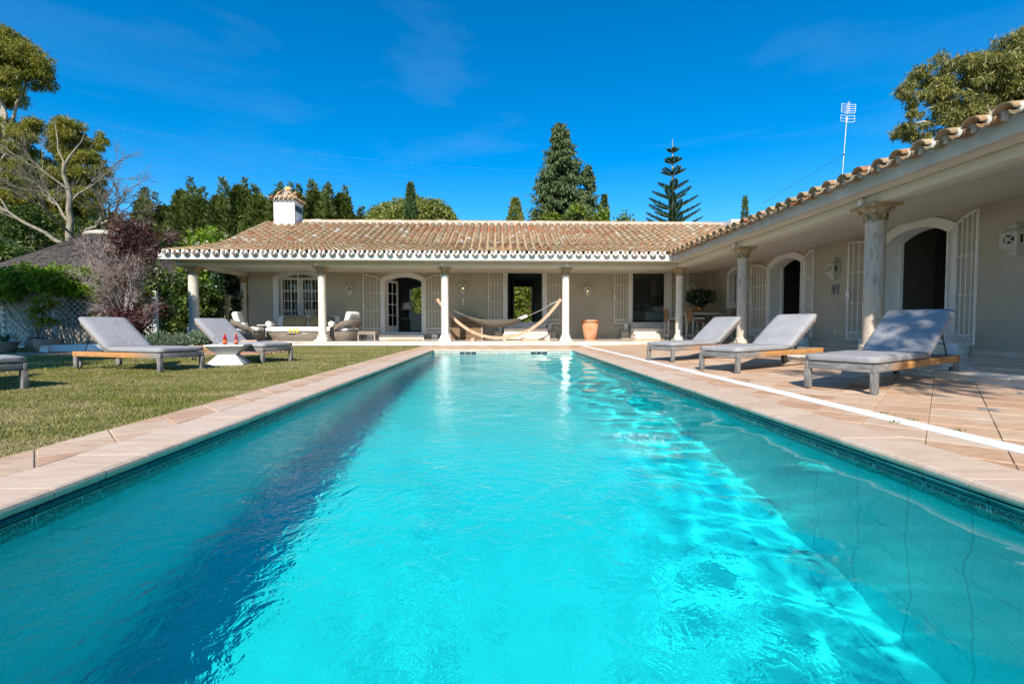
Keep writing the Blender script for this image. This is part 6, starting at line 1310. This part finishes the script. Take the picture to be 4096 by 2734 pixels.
# feathery dry shrub with wine-red leaves
def feather():
    m = MB(); tw = []; R_ = []; t0 = (0, 0, 0); base = limb(m, (0, 0, 0), (.05, 0, 1.35), .055, .045, .06, 7)
    tips = []
    for k in range(26):
        e = Vector((random.gauss(-.12, .36), random.gauss(0, .3), random.uniform(1.7, 3.3))); e.x += .34 * (e.z - 2.3); pts = limb(m, base[random.randint(2, 5)], e, .022, .006, .2, 5, 5); tips += pts[2:]
    for k in range(10): e = Vector((random.uniform(-.6, .7), random.uniform(-.4, .1), random.uniform(.5, 1.2))); tips += limb(m, base[random.randint(1, 3)], e, .014, .004, .25, 4, 4)[1:]
    T = np.array([tuple(p) for p in tips]); n = 11000; b = T[RNG.integers(0, len(T), n)]; d = unit(unit(b - np.array([0, 0, 1.2])) * .8 + RNG.normal(0, .55, (n, 3)) + [0, 0, .15]); L = RNG.uniform(.12, .42, n)[:, None]; s = unit(np.cross(d, RNG.normal(size=(n, 3)))) * .0035; b2 = b + RNG.normal(0, .07, (n, 3))
    tw = np.stack([b2 - s, b2 + s, b2 + d * L], 1).reshape(-1, 3)
    hi = T[(T[:, 2] > 2.5) & (T[:, 0] > -.05)]; lo = T[T[:, 2] < 1.25]; q_ = np.concatenate([hi[RNG.integers(0, len(hi), 3600)], lo[RNG.integers(0, len(lo), 2300)] + np.array([.18, 0, -.05]), T[RNG.integers(0, len(T), 1500)]]); q_ = q_ + RNG.normal(0, .12, q_.shape); D = unit(RNG.normal(size=q_.shape) + [0, 0, .2])
    return plant('smoke_shrub', 'feathery grey-pink shrub with wine-red leaves in front of the hut', 'shrub', (-9.55, 11.95, 0), [(tw, 3, 0), (leaves(q_, D, RNG.uniform(.06, .13, len(q_)), .018, .2), 4, 1)], ['twig_pink', 'red_leaf'], m, 'twig', None, 'foliage')
feather()
bush('flowering_bush', 'dark green bush dotted with white blossom beside the corner column', (-10.5, 14.0, 0), (0, 0, 1.45), (.40, .5, 1.25), 50, .30, 170, .10, .03, ['shrub', 'blossom'], flow=230, fl=.05)
bush('flowering_bush', 'tall bush with white and pink blossom heads showing above the roof corner', (-12.6, 19.8, 0), (0, 0, 3.1), (1.0, .9, 1.5), 60, .5, 190, .16, .05, ['vine', 'blossom'], flow=180, fl=.12)
bush('porch_shrub', 'leafy green shrub filling the open end of the porch behind the column', (-11.5, 17.4, 0), (0, 0, 1.25), (.8, .9, 1.2), 70, .36, 190, .14, .05, ['shrub'])
bush('porch_shrub', 'darker climbing shrub with arching shoots over the back porch column', (-10.7, 18.3, 0), (.1, 0, 1.9), (.7, .5, .8), 34, .3, 150, .14, .05, ['ficus'])
bush('lavender_bush', 'low grey-green lavender mound behind the lawn lounger', (-8.25, 11.5, 0), (0, 0, .22), (.55, .4, .2), 40, .16, 260, .10, .008, ['lavender'], up=1.4, stems=0)
bush('lavender_bush', 'smaller thorny grey-green mound at the foot of the corner column', (-8.05, 12.5, 0), (0, 0, .24), (.42, .3, .2), 26, .15, 200, .09, .012, ['lavender'], up=.8, stems=3, smat='twig')
bush('ficus_plant', 'dark leafy potted plant on the bar table in the porch corner', (7.62, 17.1, TZ + 1.05), (0, 0, .48), (.50, .34, .30), 46, .17, 120, .11, .034, ['ficus'], 'plant', stems=5)
MB().lathe([(.13, 0), (.18, .22), (.19, .24), (.17, .24), (.16, .2)], 18, (7.62, 17.1, TZ + 1.051)).build('plant_pot', 'pot_clay'); tag(bpy.data.objects['plant_pot'], 'clay pot holding the leafy plant on the bar table', 'pot')
bush('lemon_tree', 'little yellow-leaved tree in front of the plank gate', (-12.35, 12.45, .3), (.25, 0, .72), (.38, .25, .45), 16, .13, 24, .13, .034, ['lemon'], 'tree', stems=5, smat='twig'); bush('lemon_tree', 'small sparse lemon tree in the jar by the lattice', (-11.25, 13.0, .3), (0, 0, .45), (.38, .2, .26), 12, .12, 18, .12, .034, ['lemon'], 'tree', stems=5, smat='twig')
for k, (x, y, h) in enumerate([(-3.6, 31.0, 4.2), (1.0, 31.2, 4.4), (-8.4, 31.0, 4.0)]): bush('rear_hedge', ['hedge seen through the arched living room window', 'bougainvillea hedge glowing through the hall doorway', 'hedge behind the glazed double doors'][k], (x, y, 0), (0, 0, h / 2), (2.3, .6, h / 2), 110, .5, 130, .18, .055, ['hedge', 'bloom_pink'], flow=120 if k == 1 else 10, fl=.09)
def straps(lab, x, y, z, n, L, mat='strap', spread=1.):
    A = []
    for k in range(n):
        a = random.uniform(0, 2 * pi); l = L * random.uniform(.6, 1.15); d = Vector((cos(a), sin(a), 0)); s = Vector((-sin(a), cos(a), 0)) * .011; pts = [Vector((0, 0, 0)) + d * .03 * spread, d * l * .35 * spread + Vector((0, 0, l * .62)), d * l * .75 * spread + Vector((0, 0, l * .62)), d * l * 1.0 * spread + Vector((0, 0, l * .30))]
        for i in range(3): w0, w1 = (1 - i / 3.4), (1 - (i + 1) / 3.4); A += [pts[i] - s * w0, pts[i] + s * w0, pts[i + 1] + s * w1, pts[i + 1] - s * w1]
    t = thing('strap_plant', lab, 'plant', (x, y, z), 0, 'strap-leaved plants by the garden pots'); obj('foliage', np_mesh('foliage', np.array([tuple(p) for p in A]), 4, mat), t)
straps('strappy green plant overflowing the shallow clay bowl', -12.55, 11.9, .2, 60, .38); straps('large dark strap-leaved clump at the photo edge by the pots', -13.1, 11.7, 0, 90, .55); straps('dark strap clump between the big bowl pot and lattice jar', -10.75, 12.7, 0, 70, .42); straps('strap-leaved clump under the lattice behind the lounger', -9.95, 12.5, 0, 80, .36); straps('dry reddish tuft in the small pale pot', -11.85, 12.1, .2, 40, .24, 'red_leaf')
# canes tied in a bundle
t = thing('cane_bundle', 'bundle of bamboo canes leaning behind the corner column', 'canes', (-9.9, 16.7, 0)); MT['cane'] = gmat('bamboo', [(.30, .20, .10), (.45, .34, .19)], 4, .6, .1, 40)
for k in range(7): MB().tube([(random.uniform(-.08, .12), random.uniform(-.1, .1), 0), (random.uniform(-.1, .16) + .14, random.uniform(-.1, .1), 1.75)], .011, 6).build('cane', 'cane', t)
# trees standing beside and behind the camera, whose shade falls on the lawn, wall and paving
gum('gum_tree', 'gum tree out of frame beside the lawn', (-13.6, 1.2, 0), [((3.3, -1.9, 6.4), 1.3), ((2.4, .5, 6.6), 1.6), ((.6, 2.3, 6.2), 1.5), ((-1.2, 3.2, 6.6), 2.0), ((-2.0, 5.2, 6.6), 1.6)], [(0, 0, 0), (0, .3, 3), (.4, .8, 5.2)], 'gum_leaf', 1300)
gum('gum_tree', 'gum tree out of frame behind the loungers', (6.6, -5.6, 0), [((-3.2, 3.05, 6.6), 1.05), ((-1.35, 3.0, 6.8), 1.2), ((.5, 3.0, 6.4), 1.4), ((-.4, 4.9, 6.6), 1.2), ((1.6, 5.0, 6.8), 1.5), ((2.5, 7, 6.5), 1.5)], [(0, 0, 0), (-.1, .6, 3), (-.4, 1.8, 5.6)], 'gum_leaf', 720)
# weeds in the paving joints
A = []
for (x, y) in [(2.88, 2.75), (2.89, 3.1), (2.9, 3.3), (2.69, 3.0), (2.9, 4.1), (2.9, 5.2), (2.89, 6.4), (3.65, 2.75), (3.4, 2.6)]:
    for k in range(9): a = random.uniform(0, 6.28); A.append(((x + random.gauss(0, .02), y + random.gauss(0, .025), deck_z(x)), (cos(a) * .5, sin(a) * .5, .8)))
P = np.array([a[0] for a in A]); D = unit(np.array([a[1] for a in A])); struct(obj('joint_weeds', np_mesh('joint_weeds', leaves(P, D, .02, .004), 4, 'vine')), 'stuff')
